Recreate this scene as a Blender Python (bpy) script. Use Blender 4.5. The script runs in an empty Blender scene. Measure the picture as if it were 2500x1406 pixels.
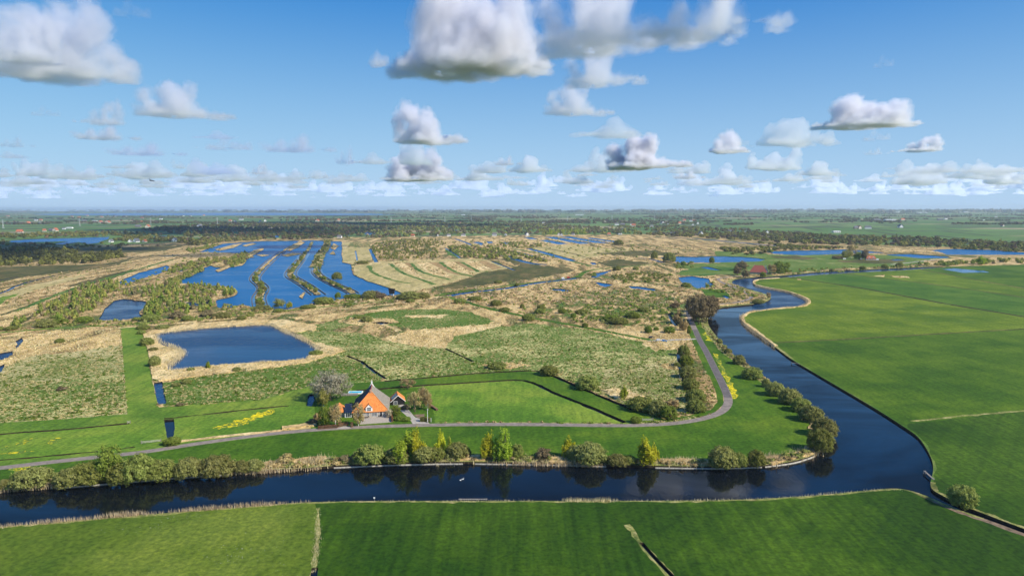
import bpy, bmesh, math, random
import numpy as np
from mathutils import Vector, Matrix, geometry

sc = bpy.context.scene
COL = sc.collection
R = math.radians

# ------------------------------------------------------------------ camera
H = 110.0                       # drone height in metres
F = 1667.0                      # focal length in photograph pixels (24 mm equivalent)
PW, PH = 2500.0, 1406.0
cam_d = bpy.data.cameras.new('camera')
cam = bpy.data.objects.new('camera', cam_d)
COL.objects.link(cam)
sc.camera = cam
cam_d.sensor_width = 36.0
cam_d.lens = 36.0 * F / PW
cam_d.clip_start = 1.0
cam_d.clip_end = 200000.0
CM = Matrix.Rotation(R(90 - 6.70), 3, 'X') @ Matrix.Rotation(R(-0.126), 3, 'Z')
cam.matrix_world = Matrix.Translation((0, 0, H)) @ CM.to_4x4()

# ------------------------------------------------------------------ sky, sun, exposure
SUN_EL = R(38)
SUN_AZ = Vector((0.88, -0.47, 0)).normalized()
world = bpy.data.worlds.new('World')
sc.world = world
world.use_nodes = True
wn = world.node_tree
bg = wn.nodes['Background']
sky = wn.nodes.new('ShaderNodeTexSky')
sky.sky_type = 'NISHITA'
sky.sun_disc = False
sky.sun_elevation = SUN_EL
sky.sun_rotation = math.atan2(SUN_AZ.x, SUN_AZ.y)
sky.altitude = 0
sky.air_density = 0.6
sky.dust_density = 0.0
sky.ozone_density = 5.0
sep = wn.nodes.new('ShaderNodeSeparateColor')
com = wn.nodes.new('ShaderNodeCombineColor')
wn.links.new(sky.outputs[0], sep.inputs[0])
# the clear spring sky of the photograph is a saturated blue: one grade for the whole dome
for i, (gain, gam) in enumerate(((4.2, 1.05), (5.7, 0.62), (6.2, 0.22))):
    d = wn.nodes.new('ShaderNodeMath'); d.operation = 'MULTIPLY'; d.inputs[1].default_value = 0.1
    p = wn.nodes.new('ShaderNodeMath'); p.operation = 'POWER'; p.inputs[1].default_value = gam
    g = wn.nodes.new('ShaderNodeMath'); g.operation = 'MULTIPLY'; g.inputs[1].default_value = gain
    wn.links.new(sep.outputs[i], d.inputs[0]); wn.links.new(d.outputs[0], p.inputs[0])
    wn.links.new(p.outputs[0], g.inputs[0]); wn.links.new(g.outputs[0], com.inputs[i])
# a pale veil of moist air thickens towards the horizon, the same all round
tc = wn.nodes.new('ShaderNodeTexCoord')
sx = wn.nodes.new('ShaderNodeSeparateXYZ')
wn.links.new(tc.outputs['Generated'], sx.inputs[0])
v1 = wn.nodes.new('ShaderNodeMath'); v1.operation = 'MULTIPLY_ADD'; v1.use_clamp = True
v1.inputs[1].default_value = -1 / 0.31; v1.inputs[2].default_value = 1.0
wn.links.new(sx.outputs[2], v1.inputs[0])
v2 = wn.nodes.new('ShaderNodeMath'); v2.operation = 'POWER'; v2.inputs[1].default_value = 1.4
wn.links.new(v1.outputs[0], v2.inputs[0])
vm = wn.nodes.new('ShaderNodeMix'); vm.data_type = 'RGBA'
wn.links.new(v2.outputs[0], vm.inputs[0]); wn.links.new(com.outputs[0], vm.inputs[6])
vm.inputs[7].default_value = (3.5, 4.9, 6.6, 1)
wn.links.new(vm.outputs[2], bg.inputs[0])
bg.inputs[1].default_value = 0.1

sun_d = bpy.data.lights.new('sun', 'SUN')
sun = bpy.data.objects.new('sun', sun_d)
COL.objects.link(sun)
sun_d.energy = 4.7
sun_d.angle = R(0.5)
sun_d.color = (1.0, 0.94, 0.82)
sd = Vector((-SUN_AZ.x * math.cos(SUN_EL), -SUN_AZ.y * math.cos(SUN_EL), -math.sin(SUN_EL)))
sun.rotation_euler = sd.to_track_quat('-Z', 'Y').to_euler()
SUN_OFF = Vector((SUN_AZ.x, SUN_AZ.y, 0)) / math.tan(SUN_EL)

vs = sc.view_settings
vs.view_transform = 'Standard'
vs.look = 'None'
vs.exposure = 0.42
vs.gamma = 1.0
vs.use_curve_mapping = False
sc.cycles.volume_bounces = 5
sc.cycles.max_bounces = 12
sc.cycles.transparent_max_bounces = 8
sc.cycles.use_denoising = True

# ------------------------------------------------------------------ helpers: pixels to ground
def ray(px, py):
    return (CM @ Vector(((px - PW / 2) / F, -(py - PH / 2) / F, -1.0))).normalized()

def at(px, py, z=0.0):
    d = ray(px, py)
    if d.z > -1e-4:
        d.z = -1e-4
    t = (z - H) / d.z
    return Vector((d.x * t, d.y * t, z))

def mpp(p):                      # metres that one photograph pixel covers at a point
    v = CM.transposed() @ (Vector((p[0], p[1], p[2] if len(p) > 2 else 0)) - Vector((0, 0, H)))
    return -v.z / F

def lin(r, g, b):
    f = lambda c: ((c / 255 + 0.055) / 1.055) ** 2.4 if c > 10 else c / 255 / 12.92
    return (f(r), f(g), f(b), 1.0)

def tag(o, label=None, cat=None, group=None, kind=None):
    if label: o['label'] = label
    if cat: o['category'] = cat
    if group: o['group'] = group
    if kind: o['kind'] = kind
    return o

def link(o, parent=None):
    COL.objects.link(o)
    if parent is not None:
        o.parent = parent
    return o

def empty(name, loc, rz=0.0):
    o = bpy.data.objects.new(name, None)
    o.location = loc
    o.rotation_euler = (0, 0, rz)
    o.empty_display_size = 1.0
    return link(o)

class MB:
    """collects boxes, bars and polygons into one mesh"""
    def __init__(self):
        self.v, self.f, self.m = [], [], []
    def poly(self, pts, mi=0):
        n = len(self.v)
        self.v += [tuple(p) for p in pts]
        self.f.append(tuple(range(n, n + len(pts))))
        self.m.append(mi)
        return self
    def prism(self, pts, d, mi=0):           # polygon swept along vector d
        d = Vector(d)
        a = [Vector(p) for p in pts]
        b = [p + d for p in a]
        k = len(a)
        n = len(self.v)
        self.v += [tuple(p) for p in a + b]
        self.f.append(tuple(range(n + k - 1, n - 1, -1)))
        self.f.append(tuple(range(n + k, n + 2 * k)))
        for i in range(k):
            j = (i + 1) % k
            self.f.append((n + i, n + j, n + k + j, n + k + i))
        self.m += [mi] * (k + 2)
        return self
    def box(self, x0, x1, y0, y1, z0, z1, mi=0):
        return self.prism([(x0, y0, z0), (x1, y0, z0), (x1, y1, z0), (x0, y1, z0)], (0, 0, z1 - z0), mi)
    def tube(self, pts, rad, n=6, mi=0):
        pts = [Vector(p) for p in pts]
        rings = []
        for i, p in enumerate(pts):
            t = (pts[min(i + 1, len(pts) - 1)] - pts[max(i - 1, 0)]).normalized()
            u = t.cross(Vector((0.31, 0.95, 0.05))).normalized()
            w = t.cross(u)
            r = rad[i] if isinstance(rad, (list, tuple)) else rad
            rings.append([p + (u * math.cos(a) + w * math.sin(a)) * r for a in [2 * math.pi * k / n for k in range(n)]])
        b = len(self.v)
        for rg in rings:
            self.v += [tuple(q) for q in rg]
        for i in range(len(rings) - 1):
            for k in range(n):
                q = (k + 1) % n
                self.f.append((b + i * n + k, b + i * n + q, b + (i + 1) * n + q, b + (i + 1) * n + k)); self.m.append(mi)
        self.f.append(tuple(b + (len(rings) - 1) * n + k for k in range(n))); self.m.append(mi)
        return self
    def mesh(self, name, mats):
        me = bpy.data.meshes.new(name)
        me.from_pydata(self.v, [], self.f)
        for m in (mats if isinstance(mats, (list, tuple)) else [mats]):
            me.materials.append(m)
        me.polygons.foreach_set('material_index', self.m)
        bm = bmesh.new(); bm.from_mesh(me)
        bmesh.ops.recalc_face_normals(bm, faces=bm.faces)
        bm.to_mesh(me); bm.free()
        me.update()
        return me
    def build(self, name, mats, parent=None):
        return link(bpy.data.objects.new(name, self.mesh(name, mats)), parent)

# ------------------------------------------------------------------ materials
MATS = {}
def base_mat(name, rough=0.9, spec=0.15):
    m = bpy.data.materials.new(name)
    m.use_nodes = True
    nt = m.node_tree
    b = nt.nodes['Principled BSDF']
    b.inputs['Roughness'].default_value = rough
    b.inputs['Specular IOR Level'].default_value = spec
    MATS[name] = m
    return m, nt, b

def pos(nt, scale=(1, 1, 1), rot=0.0, local=False):
    if local:
        g = nt.nodes.new('ShaderNodeTexCoord'); out = g.outputs['Object']
    else:
        g = nt.nodes.new('ShaderNodeNewGeometry'); out = g.outputs['Position']
    mp = nt.nodes.new('ShaderNodeMapping')
    mp.vector_type = 'POINT'
    mp.inputs['Rotation'].default_value = (0, 0, rot)
    mp.inputs['Scale'].default_value = scale
    nt.links.new(out, mp.inputs['Vector'])
    return mp.outputs[0]

def noise(nt, vec, scale, detail=3.0, rough=0.55, dist=0.0):
    n = nt.nodes.new('ShaderNodeTexNoise')
    n.inputs['Scale'].default_value = scale
    n.inputs['Detail'].default_value = detail
    n.inputs['Roughness'].default_value = rough
    n.inputs['Distortion'].default_value = dist
    nt.links.new(vec, n.inputs['Vector'])
    return n.outputs['Fac']

def ramp(nt, fac, stops, interp='LINEAR'):
    r = nt.nodes.new('ShaderNodeValToRGB')
    r.color_ramp.interpolation = interp
    el = r.color_ramp.elements
    while len(el) < len(stops):
        el.new(0.5)
    for e, (p, c) in zip(el, stops):
        e.position = p
        e.color = (c[0], c[1], c[2], 1.0)
    nt.links.new(fac, r.inputs[0])
    return r.outputs[0]

def mix(nt, a, b, fac, mode='MIX'):
    m = nt.nodes.new('ShaderNodeMix')
    m.data_type = 'RGBA'
    m.blend_type = mode
    for s, v in ((m.inputs[0], fac), (m.inputs[6], a), (m.inputs[7], b)):
        if hasattr(v, 'is_output'):
            nt.links.new(v, s)
        elif isinstance(v, (int, float)):
            s.default_value = v
        else:
            s.default_value = (v[0], v[1], v[2], 1.0)
    return m.outputs[2]

def math_n(nt, op, a, b=0.0):
    m = nt.nodes.new('ShaderNodeMath')
    m.operation = op
    for s, v in ((m.inputs[0], a), (m.inputs[1], b)):
        if hasattr(v, 'is_output'):
            nt.links.new(v, s)
        else:
            s.default_value = v
    return m.outputs[0]

def bump(nt, b, h, strength=0.5, dist=0.3):
    n = nt.nodes.new('ShaderNodeBump')
    n.inputs['Strength'].default_value = strength
    n.inputs['Distance'].default_value = dist
    nt.links.new(h, n.inputs['Height'])
    nt.links.new(n.outputs[0], b.inputs['Normal'])

STRIP = R(12.5)                  # the polder strips run about 12 degrees off the view axis

def pasture(name, dark, mid, light, stripe_rot=0.2, stripe=0.25, white=0.0):
    m, nt, b = base_mat(name)
    p = pos(nt)
    big = noise(nt, p, 0.016, 4, 0.6)
    c = ramp(nt, big, [(0.40, dark), (0.50, mid), (0.60, light)])
    fine = noise(nt, p, 0.55, 4, 0.7)
    c = mix(nt, c, ramp(nt, fine, [(0.36, (0.42, 0.45, 0.42)), (0.5, (1, 1, 1)), (0.66, (1.7, 1.55, 1.4))]), 0.6, 'MULTIPLY')
    ps = pos(nt, (1, 0.06, 1), stripe_rot)
    st = noise(nt, ps, 0.35, 2, 0.6)
    c = mix(nt, c, ramp(nt, st, [(0.40, (0.62, 0.70, 0.6)), (0.58, (1.25, 1.18, 1.1))]), stripe, 'MULTIPLY')
    wv = nt.nodes.new('ShaderNodeTexWave')          # wheel and mowing lines
    wv.bands_direction = 'X'
    wv.inputs['Scale'].default_value = 0.033
    wv.inputs['Distortion'].default_value = 1.2
    wv.inputs['Detail'].default_value = 2.0
    wv.inputs['Detail Scale'].default_value = 0.02
    nt.links.new(pos(nt, (1, 1, 1), stripe_rot), wv.inputs['Vector'])
    c = mix(nt, c, ramp(nt, wv.outputs['Fac'], [(0.0, (0.70, 0.76, 0.68)), (0.22, (1, 1, 1)), (0.9, (1.06, 1.05, 1.0))]), stripe * 0.8, 'MULTIPLY')
    med = noise(nt, p, 0.06, 5, 0.7, 0.4)
    c = mix(nt, c, ramp(nt, med, [(0.38, (0.70, 0.80, 0.68)), (0.62, (1.24, 1.14, 1.08))]), 0.45, 'MULTIPLY')
    if white:
        sp = noise(nt, p, 1.3, 2, 0.5)
        zone = noise(nt, p, 0.035, 3, 0.6)
        k = math_n(nt, 'MULTIPLY', ramp(nt, sp, [(0.66, (0, 0, 0)), (0.72, (1, 1, 1))]), ramp(nt, zone, [(0.52, (0, 0, 0)), (0.66, (1, 1, 1))]))
        c = mix(nt, c, (0.6, 0.6, 0.5), math_n(nt, 'MULTIPLY', k, white))
    nt.links.new(c, b.inputs['Base Color'])
    bump(nt, b, fine, 0.3, 0.2)
    return m

def reedmat(name, stops, sx=0.06, aniso=0.22, fine_s=0.5, bump_s=0.6, spot_at=0.59):
    m, nt, b = base_mat(name)
    pa = pos(nt, (1, aniso, 1), STRIP)
    n1 = noise(nt, pa, sx, 5, 0.62, 0.5)
    c = ramp(nt, n1, stops)
    p = pos(nt)
    fine = noise(nt, p, fine_s, 4, 0.72)
    med = noise(nt, pos(nt, (1, 0.45, 1), STRIP), 0.13, 4, 0.68, 0.5)
    c = mix(nt, c, ramp(nt, med, [(0.36, (0.48, 0.50, 0.42)), (0.47, (0.95, 0.95, 0.93)), (0.64, (1.22, 1.2, 1.15))]), 0.85, 'MULTIPLY')
    spot = noise(nt, p, 0.075, 4, 0.7, 0.8)
    c = mix(nt, c, (0.11, 0.13, 0.035), ramp(nt, spot, [(spot_at, (0, 0, 0)), (spot_at + 0.06, (0.8, 0.8, 0.8))]))
    c = mix(nt, c, ramp(nt, fine, [(0.34, (0.45, 0.45, 0.43)), (0.5, (1, 1, 1)), (0.68, (1.35, 1.33, 1.25))]), 0.85, 'MULTIPLY')
    nt.links.new(c, b.inputs['Base Color'])
    bump(nt, b, math_n(nt, 'ADD', fine, med), bump_s, 1.2)
    return m

def tussock(name, green, green2, straw, amount, s=0.42):
    m, nt, b = base_mat(name)
    p = pos(nt)
    g = mix(nt, green, green2, noise(nt, p, 0.04, 4, 0.6))
    t = noise(nt, p, s, 4, 0.68, 1.0)
    zone = noise(nt, p, 0.018, 3, 0.6)
    t2 = math_n(nt, 'ADD', t, math_n(nt, 'MULTIPLY', math_n(nt, 'SUBTRACT', zone, 0.5), 0.6))
    k = ramp(nt, t2, [(amount - 0.03, (0, 0, 0)), (amount + 0.06, (1, 1, 1))])
    fine = noise(nt, p, 0.8, 3, 0.7)
    c = mix(nt, g, straw, k)
    c = mix(nt, c, ramp(nt, fine, [(0.36, (0.45, 0.48, 0.45)), (0.5, (1, 1, 1)), (0.66, (1.4, 1.38, 1.3))]), 0.85, 'MULTIPLY')
    nt.links.new(c, b.inputs['Base Color'])
    bump(nt, b, t, 0.7, 1.0)
    return m

def plain(name, col, rough=0.85, var=0.25, scale=1.2, spec=0.2, local=True):
    m, nt, b = base_mat(name, rough, spec)
    p = pos(nt, local=local)
    n = noise(nt, p, scale, 4, 0.65)
    c = mix(nt, col, ramp(nt, n, [(0.3, (1 - var * 1.6,) * 3), (0.7, (1 + var * 1.2,) * 3)]), 1.0, 'MULTIPLY')
    nt.links.new(c, b.inputs['Base Color'])
    return m

def watermat(name, body, rough, wave, wscale, streak=0.0, dist=0.25, mirror=1.0):
    """dark or blue diffuse body, its blue painting in reflected sky, under a rippled skin that mirrors the sky"""
    m = bpy.data.materials.new(name)
    m.use_nodes = True
    nt = m.node_tree
    nt.nodes.remove(nt.nodes['Principled BSDF'])
    df = nt.nodes.new('ShaderNodeBsdfDiffuse'); df.inputs[0].default_value = (*body, 1)
    gl = nt.nodes.new('ShaderNodeBsdfGlossy'); gl.inputs['Roughness'].default_value = rough
    fr = nt.nodes.new('ShaderNodeFresnel'); fr.inputs['IOR'].default_value = 1.333
    p = pos(nt, (1, 0.45, 1), R(35))
    n = noise(nt, p, wscale, 4, 0.62, 0.3)
    bn = nt.nodes.new('ShaderNodeBump')
    bn.inputs['Distance'].default_value = dist
    bn.inputs['Strength'].default_value = wave
    nt.links.new(n, bn.inputs['Height'])
    nt.links.new(bn.outputs[0], gl.inputs['Normal'])
    nt.links.new(bn.outputs[0], fr.inputs['Normal'])
    fac = math_n(nt, 'MULTIPLY', fr.outputs[0], mirror)
    if streak:
        ps = pos(nt, (0.35, 1, 1), R(-12))
        s = noise(nt, ps, 0.016, 5, 0.62, 1.2)
        nt.links.new(ramp(nt, s, [(0.40, (wave,) * 3), (0.60, (wave * (1 - streak),) * 3)]), bn.inputs['Strength'])
        fac = math_n(nt, 'MULTIPLY', fac, ramp(nt, s, [(0.42, (0.65,) * 3), (0.60, (1.4,) * 3)]))
    mx = nt.nodes.new('ShaderNodeMixShader')
    nt.links.new(fac, mx.inputs[0]); nt.links.new(df.outputs[0], mx.inputs[1]); nt.links.new(gl.outputs[0], mx.inputs[2])
    nt.links.new(mx.outputs[0], nt.nodes['Material Output'].inputs[0])
    MATS[name] = m
    return m

# ground cover
pasture('grass_left', (0.061, 0.110, 0.0092), (0.090, 0.138, 0.0120), (0.133, 0.179, 0.0221), 0.1, 0.25, 0.8)
pasture('grass_mid', (0.019, 0.058, 0.0019), (0.030, 0.074, 0.0026), (0.044, 0.095, 0.0045), 0.05, 0.55)
pasture('grass_right', (0.021, 0.059, 0.0019), (0.032, 0.078, 0.0026), (0.049, 0.102, 0.0051), 0.7, 0.55)
pasture('grass_polder', (0.039, 0.093, 0.0028), (0.058, 0.117, 0.0042), (0.082, 0.144, 0.0070), 1.2, 0.35)
pasture('grass_polder_far', (0.073, 0.133, 0.0052), (0.102, 0.158, 0.0074), (0.136, 0.193, 0.0119), 1.2, 0.35, 0.9)
pasture('grass_polder_deep', (0.044, 0.110, 0.0072), (0.060, 0.129, 0.0094), (0.082, 0.153, 0.0137), 1.2, 0.35)
pasture('grass_bank', (0.037, 0.095, 0.0036), (0.057, 0.124, 0.0058), (0.094, 0.158, 0.0094), 0.9, 0.3)
pasture('grass_farm', (0.073, 0.159, 0.0128), (0.116, 0.207, 0.0192), (0.171, 0.244, 0.0272), 0.3, 0.35)
pasture('grass_path', (0.085, 0.165, 0.015), (0.125, 0.205, 0.022), (0.18, 0.24, 0.03), 0.1, 0.4)
pasture('grass_dark', (0.045, 0.11, 0.012), (0.075, 0.15, 0.02), (0.13, 0.18, 0.04), 0.6, 0.3)

T1, T2, T3, T4, T5 = (0.62, 0.445, 0.205), (0.50, 0.345, 0.15), (0.33, 0.215, 0.09), (0.16, 0.135, 0.045), (0.13, 0.17, 0.03)
reedmat('reed', [(0.38, T4), (0.43, T3), (0.48, T2), (0.57, T1), (0.68, (0.68, 0.51, 0.255))], 0.05)
reedmat('reed_pale', [(0.36, T2), (0.48, T1), (0.62, (0.71, 0.545, 0.285))], 0.05)
reedmat('reed_strip', [(0.40, T4), (0.46, T3), (0.53, T2), (0.60, T1)], 0.055, 0.10, spot_at=0.57)
reedmat('marsh', [(0.38, (0.10, 0.13, 0.03)), (0.44, T4), (0.49, T3), (0.54, T2), (0.62, T1)], 0.045, 0.16, spot_at=0.56)
reedmat('marsh_green', [(0.38, (0.08, 0.15, 0.025)), (0.45, T5), (0.51, T4), (0.56, T2), (0.64, T1)], 0.06, 0.5)
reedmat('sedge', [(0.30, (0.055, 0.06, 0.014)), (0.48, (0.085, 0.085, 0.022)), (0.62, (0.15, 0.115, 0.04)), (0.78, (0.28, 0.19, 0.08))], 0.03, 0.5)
reedmat('mown_brown', [(0.3, (0.30, 0.19, 0.075)), (0.6, (0.38, 0.25, 0.11))], 0.05, 0.2)
reedmat('mown_olive', [(0.3, (0.30, 0.26, 0.09)), (0.5, (0.45, 0.36, 0.15)), (0.7, (0.56, 0.44, 0.22))], 0.05, 0.2)
reedmat('bank_grass', [(0.3, (0.09, 0.14, 0.025)), (0.5, (0.25, 0.25, 0.07)), (0.7, (0.50, 0.40, 0.20))], 0.25, 1.0, 1.2)
tussock('tussock', (0.075, 0.140, 0.016), (0.135, 0.19, 0.03), (0.56, 0.48, 0.20), 0.54)
tussock('tussock_dry', (0.11, 0.16, 0.025), (0.20, 0.21, 0.05), (0.52, 0.43, 0.20), 0.49)
tussock('tussock_green', (0.070, 0.135, 0.014), (0.12, 0.18, 0.025), (0.40, 0.36, 0.14), 0.60)
tussock('flowers', (0.08, 0.165, 0.02), (0.13, 0.20, 0.03), (0.75, 0.58, 0.01), 0.51, 0.45)
plain('soil', (0.045, 0.034, 0.02), 0.95, 0.4, 0.4, 0.1, False)
plain('mud', (0.20, 0.14, 0.09), 0.95, 0.35, 0.5, 0.1, False)
plain('timber_edge', (0.50, 0.46, 0.38), 0.8, 0.3, 1.5, 0.2, False)
plain('asphalt', (0.245, 0.200, 0.165), 0.9, 0.22, 0.35, 0.2, False)
plain('new_asphalt', (0.135, 0.115, 0.105), 0.85, 0.25, 0.3, 0.25, False)
plain('gravel', (0.40, 0.36, 0.30), 0.95, 0.2, 0.8, 0.1, False)
plain('paving', (0.40, 0.345, 0.275), 0.9, 0.15, 1.2, 0.2, False)

# far farmland: a patchwork of green fields parted by dark ditches and hedges
m, nt, b = base_mat('farmland')
bk = nt.nodes.new('ShaderNodeTexBrick')
bk.offset = 0.37
nt.links.new(pos(nt, (1 / 900, 1 / 900, 1), R(14)), bk.inputs['Vector'])
bk.inputs['Color1'].default_value = (0.070, 0.150, 0.028, 1)
bk.inputs['Color2'].default_value = (0.125, 0.205, 0.048, 1)
bk.inputs['Mortar'].default_value = (0.055, 0.075, 0.03, 1)
bk.inputs['Scale'].default_value = 1.0
bk.inputs['Mortar Size'].default_value = 0.02
bk.inputs['Brick Width'].default_value = 0.35
bk.inputs['Row Height'].default_value = 0.55
pf = pos(nt)
c = mix(nt, bk.outputs['Color'], (0.34, 0.27, 0.15), ramp(nt, noise(nt, pos(nt, (0.5, 1, 1)), 0.0021, 2, 0.4), [(0.58, (0, 0, 0)), (0.63, (1, 1, 1))]))
c = mix(nt, c, (0.075, 0.085, 0.045), ramp(nt, noise(nt, pos(nt, (0.6, 1, 1)), 0.0034, 5, 0.6), [(0.55, (0, 0, 0)), (0.62, (1, 1, 1))]))
c = mix(nt, c, ramp(nt, noise(nt, pf, 0.03, 4, 0.7), [(0.3, (0.6, 0.65, 0.6)), (0.7, (1.3, 1.25, 1.2))]), 0.6, 'MULTIPLY')
nt.links.new(c, b.inputs['Base Color'])

watermat('river_water', (0.004, 0.006, 0.009), 0.06, 0.17, 0.35, 0.6)
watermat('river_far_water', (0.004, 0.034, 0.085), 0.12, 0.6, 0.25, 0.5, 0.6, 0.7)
watermat('lake_water', (0.006, 0.115, 0.290), 0.15, 1.0, 0.30, 0.5, 1.3, 0.42)  # the blue diffuse stands in for sky reflected by the waves
watermat('pond_water', (0.004, 0.044, 0.115), 0.08, 0.9, 0.40, 0.95, 0.6, 0.72)
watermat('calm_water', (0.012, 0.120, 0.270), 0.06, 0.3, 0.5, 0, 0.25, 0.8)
watermat('ditch_water', (0.004, 0.006, 0.008), 0.05, 0.05, 0.8)

# ------------------------------------------------------------------ the ground: one tiling of named surfaces
LAYERS = []                      # (name, polygon in metres, material, height, side material)

def spline(pts, closed=True, n=4):
    out = []
    k = len(pts)
    for i in range(k if closed else k - 1):
        p0 = pts[(i - 1) % k] if closed or i > 0 else pts[i]
        p1 = pts[i]
        p2 = pts[(i + 1) % k]
        p3 = pts[(i + 2) % k] if closed or i + 2 < k else p2
        for j in range(n):
            t = j / n
            out.append(tuple(0.5 * ((2 * a1) + (-a0 + a2) * t + (2 * a0 - 5 * a1 + 4 * a2 - a3) * t * t + (-a0 + 3 * a1 - 3 * a2 + a3) * t ** 3)
                             for a0, a1, a2, a3 in zip(p0, p1, p2, p3)))
    if not closed:
        out.append(tuple(pts[-1]))
    return out

def simple(P):
    n = len(P)
    A = np.array(P); B_ = np.roll(A, -1, 0)
    for i in range(n):
        p, q = A[i], B_[i]
        r = q - p
        j = np.arange(i + 2, n if i else n - 1)
        if len(j) == 0:
            continue
        s_ = B_[j] - A[j]
        den = r[0] * s_[:, 1] - r[1] * s_[:, 0]
        den = np.where(np.abs(den) < 1e-12, 1e-12, den)
        d = A[j] - p
        t = (d[:, 0] * s_[:, 1] - d[:, 1] * s_[:, 0]) / den
        u = (d[:, 0] * r[1] - d[:, 1] * r[0]) / den
        if np.any((t > -1e-6) & (t < 1 + 1e-6) & (u > -1e-6) & (u < 1 + 1e-6)):
            return False
    return True

def organic(pts, amp=1.0, step=9.0, seed=0):
    """roughen a traced edge so that it reads as growth, never crossing itself"""
    k = len(pts)
    for tries in range(6):
        rng = random.Random(seed + 100 * tries)
        out = []
        for i in range(k):
            a, b_ = pts[i], pts[(i + 1) % k]
            if max(abs(a[0] - 1250), abs(b_[0] - 1250)) > 1700:
                out.append(a); continue
            L = math.hypot(b_[0] - a[0], 2.2 * (b_[1] - a[1]))
            n = max(1, int(L / step))
            for j in range(n):
                t = j / n
                s = amp * (0.35 + 0.65 * min(1, (a[1] - 505) / 200))
                out.append((a[0] + (b_[0] - a[0]) * t + rng.gauss(0, 1.6) * s, a[1] + (b_[1] - a[1]) * t + rng.gauss(0, 0.55) * s))
        if simple(out):
            return out
        amp *= .6
    return pts

def area(name, pts, mat, z=0.0, amp=1.0, smooth=0, side=None, step=9.0):
    if amp >= 1.0 and not smooth and mat.startswith(('tuss', 'reed', 'marsh', 'sedge')) or mat == 'flowers':
        amp, step = 2.6, 8.0
    if smooth:
        pts = spline(pts, True, smooth)
    if amp:
        pts = organic(pts, amp, step, len(LAYERS) + 7)
    w = [at(x, y) for x, y in pts]
    LAYERS.append((name, [(p.x, p.y) for p in w], mat, z, side or mat))

def line_world(pts, smooth=5):
    if smooth:
        pts = spline(pts, False, smooth)
    return [at(x, y).to_2d() for x, y in pts]

def offset(w, d):
    out = []
    for i, p in enumerate(w):
        t = w[min(i + 1, len(w) - 1)] - w[max(i - 1, 0)]
        t.normalize()
        out.append(p + Vector((-t.y, t.x)) * d)
    return out

def strip(name, pts, width, mat, z=0.0, smooth=5, side=None, jit=0.0, shift=0.0):
    w = line_world(pts, smooth)
    rng = random.Random(len(LAYERS))
    if shift:
        w = offset(w, shift)
    if jit:
        # break the edge up
        q = []
        for a, b_ in zip(w[:-1], w[1:]):
            n = max(1, int((b_ - a).length / max(3.0, 0.01 * a.length)))
            q += [a.lerp(b_, j / n) for j in range(n)]
        w = q + [w[-1]]
    L = offset(w, width / 2)
    Rr = offset(w, -width / 2)
    if jit:
        L = [p + Vector((rng.gauss(0, jit), rng.gauss(0, jit))) for p in L]
        Rr = [p + Vector((rng.gauss(0, jit), rng.gauss(0, jit))) for p in Rr]
    poly = L + Rr[::-1]
    LAYERS.append((name, [(p.x, p.y) for p in poly], mat, z, side or mat))

WZ = -0.8
LAYERS.append(('ground', [(-31000, -3000), (31000, -3000), (31000, 30000), (-31000, 30000)], 'farmland', 0.0, 'soil'))
# the marsh with its reed beds
area('marsh', [(-900, 660), (-300, 612), (0, 601), (300, 597), (480, 589), (560, 584), (840, 579), (1000, 578), (1200, 575), (1500, 572),
               (1700, 571), (1800, 580), (2000, 592), (2200, 600), (2500, 607), (3300, 640), (3300, 1500), (-1200, 1500)], 'marsh', 0, 0.5)
area('marsh', [(-900, 700), (0, 640), (200, 638), (330, 622), (480, 600), (560, 592), (620, 600), (560, 640), (430, 690), (250, 700), (60, 790), (0, 815), (-900, 900)], 'reed_strip', 0)
area('reed_bed', [(0, 740), (90, 712), (180, 690), (300, 655), (420, 622), (560, 598), (540, 606), (440, 640), (290, 690), (180, 712), (60, 778), (0, 800), (-200, 830), (-200, 780)], 'reed', 0)
area('marsh', [(-200, 735), (0, 720), (60, 700), (150, 680), (220, 668), (190, 680), (90, 708), (0, 738), (-200, 770)], 'mown_olive', 0)
area('meadow', [(-200, 745), (0, 726), (50, 716), (20, 730), (0, 742), (-200, 775)], 'grass_path', 0)
area('marsh', [(1040, 588), (1130, 583), (1300, 580), (1560, 576), (1640, 584), (1560, 600), (1640, 626), (1560, 660), (1400, 672), (1250, 650), (1180, 612), (1060, 604)], 'reed', 0)
area('reed_bed', [(1390, 590), (1560, 578), (1720, 590), (1860, 606), (1760, 622), (1640, 626), (1540, 612), (1430, 600)], 'reed_strip', 0)
area('reed_bed', [(1300, 604), (1400, 598), (1480, 606), (1560, 612), (1480, 620), (1430, 632), (1370, 626), (1320, 614)], 'mown_olive', 0)
area('meadow', [(835, 592), (860, 590), (870, 600), (866, 640), (860, 645), (836, 640)], 'mown_olive', 0)
area('reed_bed', [(868, 605), (908, 603), (915, 634), (868, 640)], 'mown_olive', 0)
area('reed_bed', [(862, 650), (910, 640), (1050, 633), (1180, 632), (1245, 655), (1180, 664), (1100, 690), (1060, 702), (985, 716), (900, 688), (866, 670)], 'mown_olive', 0)
for q in ([(960, 642), (985, 641), (1010, 660), (1035, 682), (1000, 668)], [(1015, 641), (1046, 640), (1090, 666), (1105, 680), (1050, 668)],
          [(1080, 640), (1106, 638), (1142, 660), (1160, 672), (1112, 662)], [(1132, 638), (1165, 637), (1200, 658), (1172, 662)]):
    area('reed_bed', q, 'reed_pale', 0, 0.5)
for q in ([(986, 642), (1004, 642), (1030, 664), (1012, 660)], [(1047, 640), (1073, 640), (1112, 663), (1140, 675), (1092, 666)],
          [(1107, 638), (1126, 640), (1170, 663), (1143, 660)], [(1166, 637), (1185, 636), (1225, 654), (1202, 659)]):
    area('mown_field', q, 'mown_brown', 0, 0.5)
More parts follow.
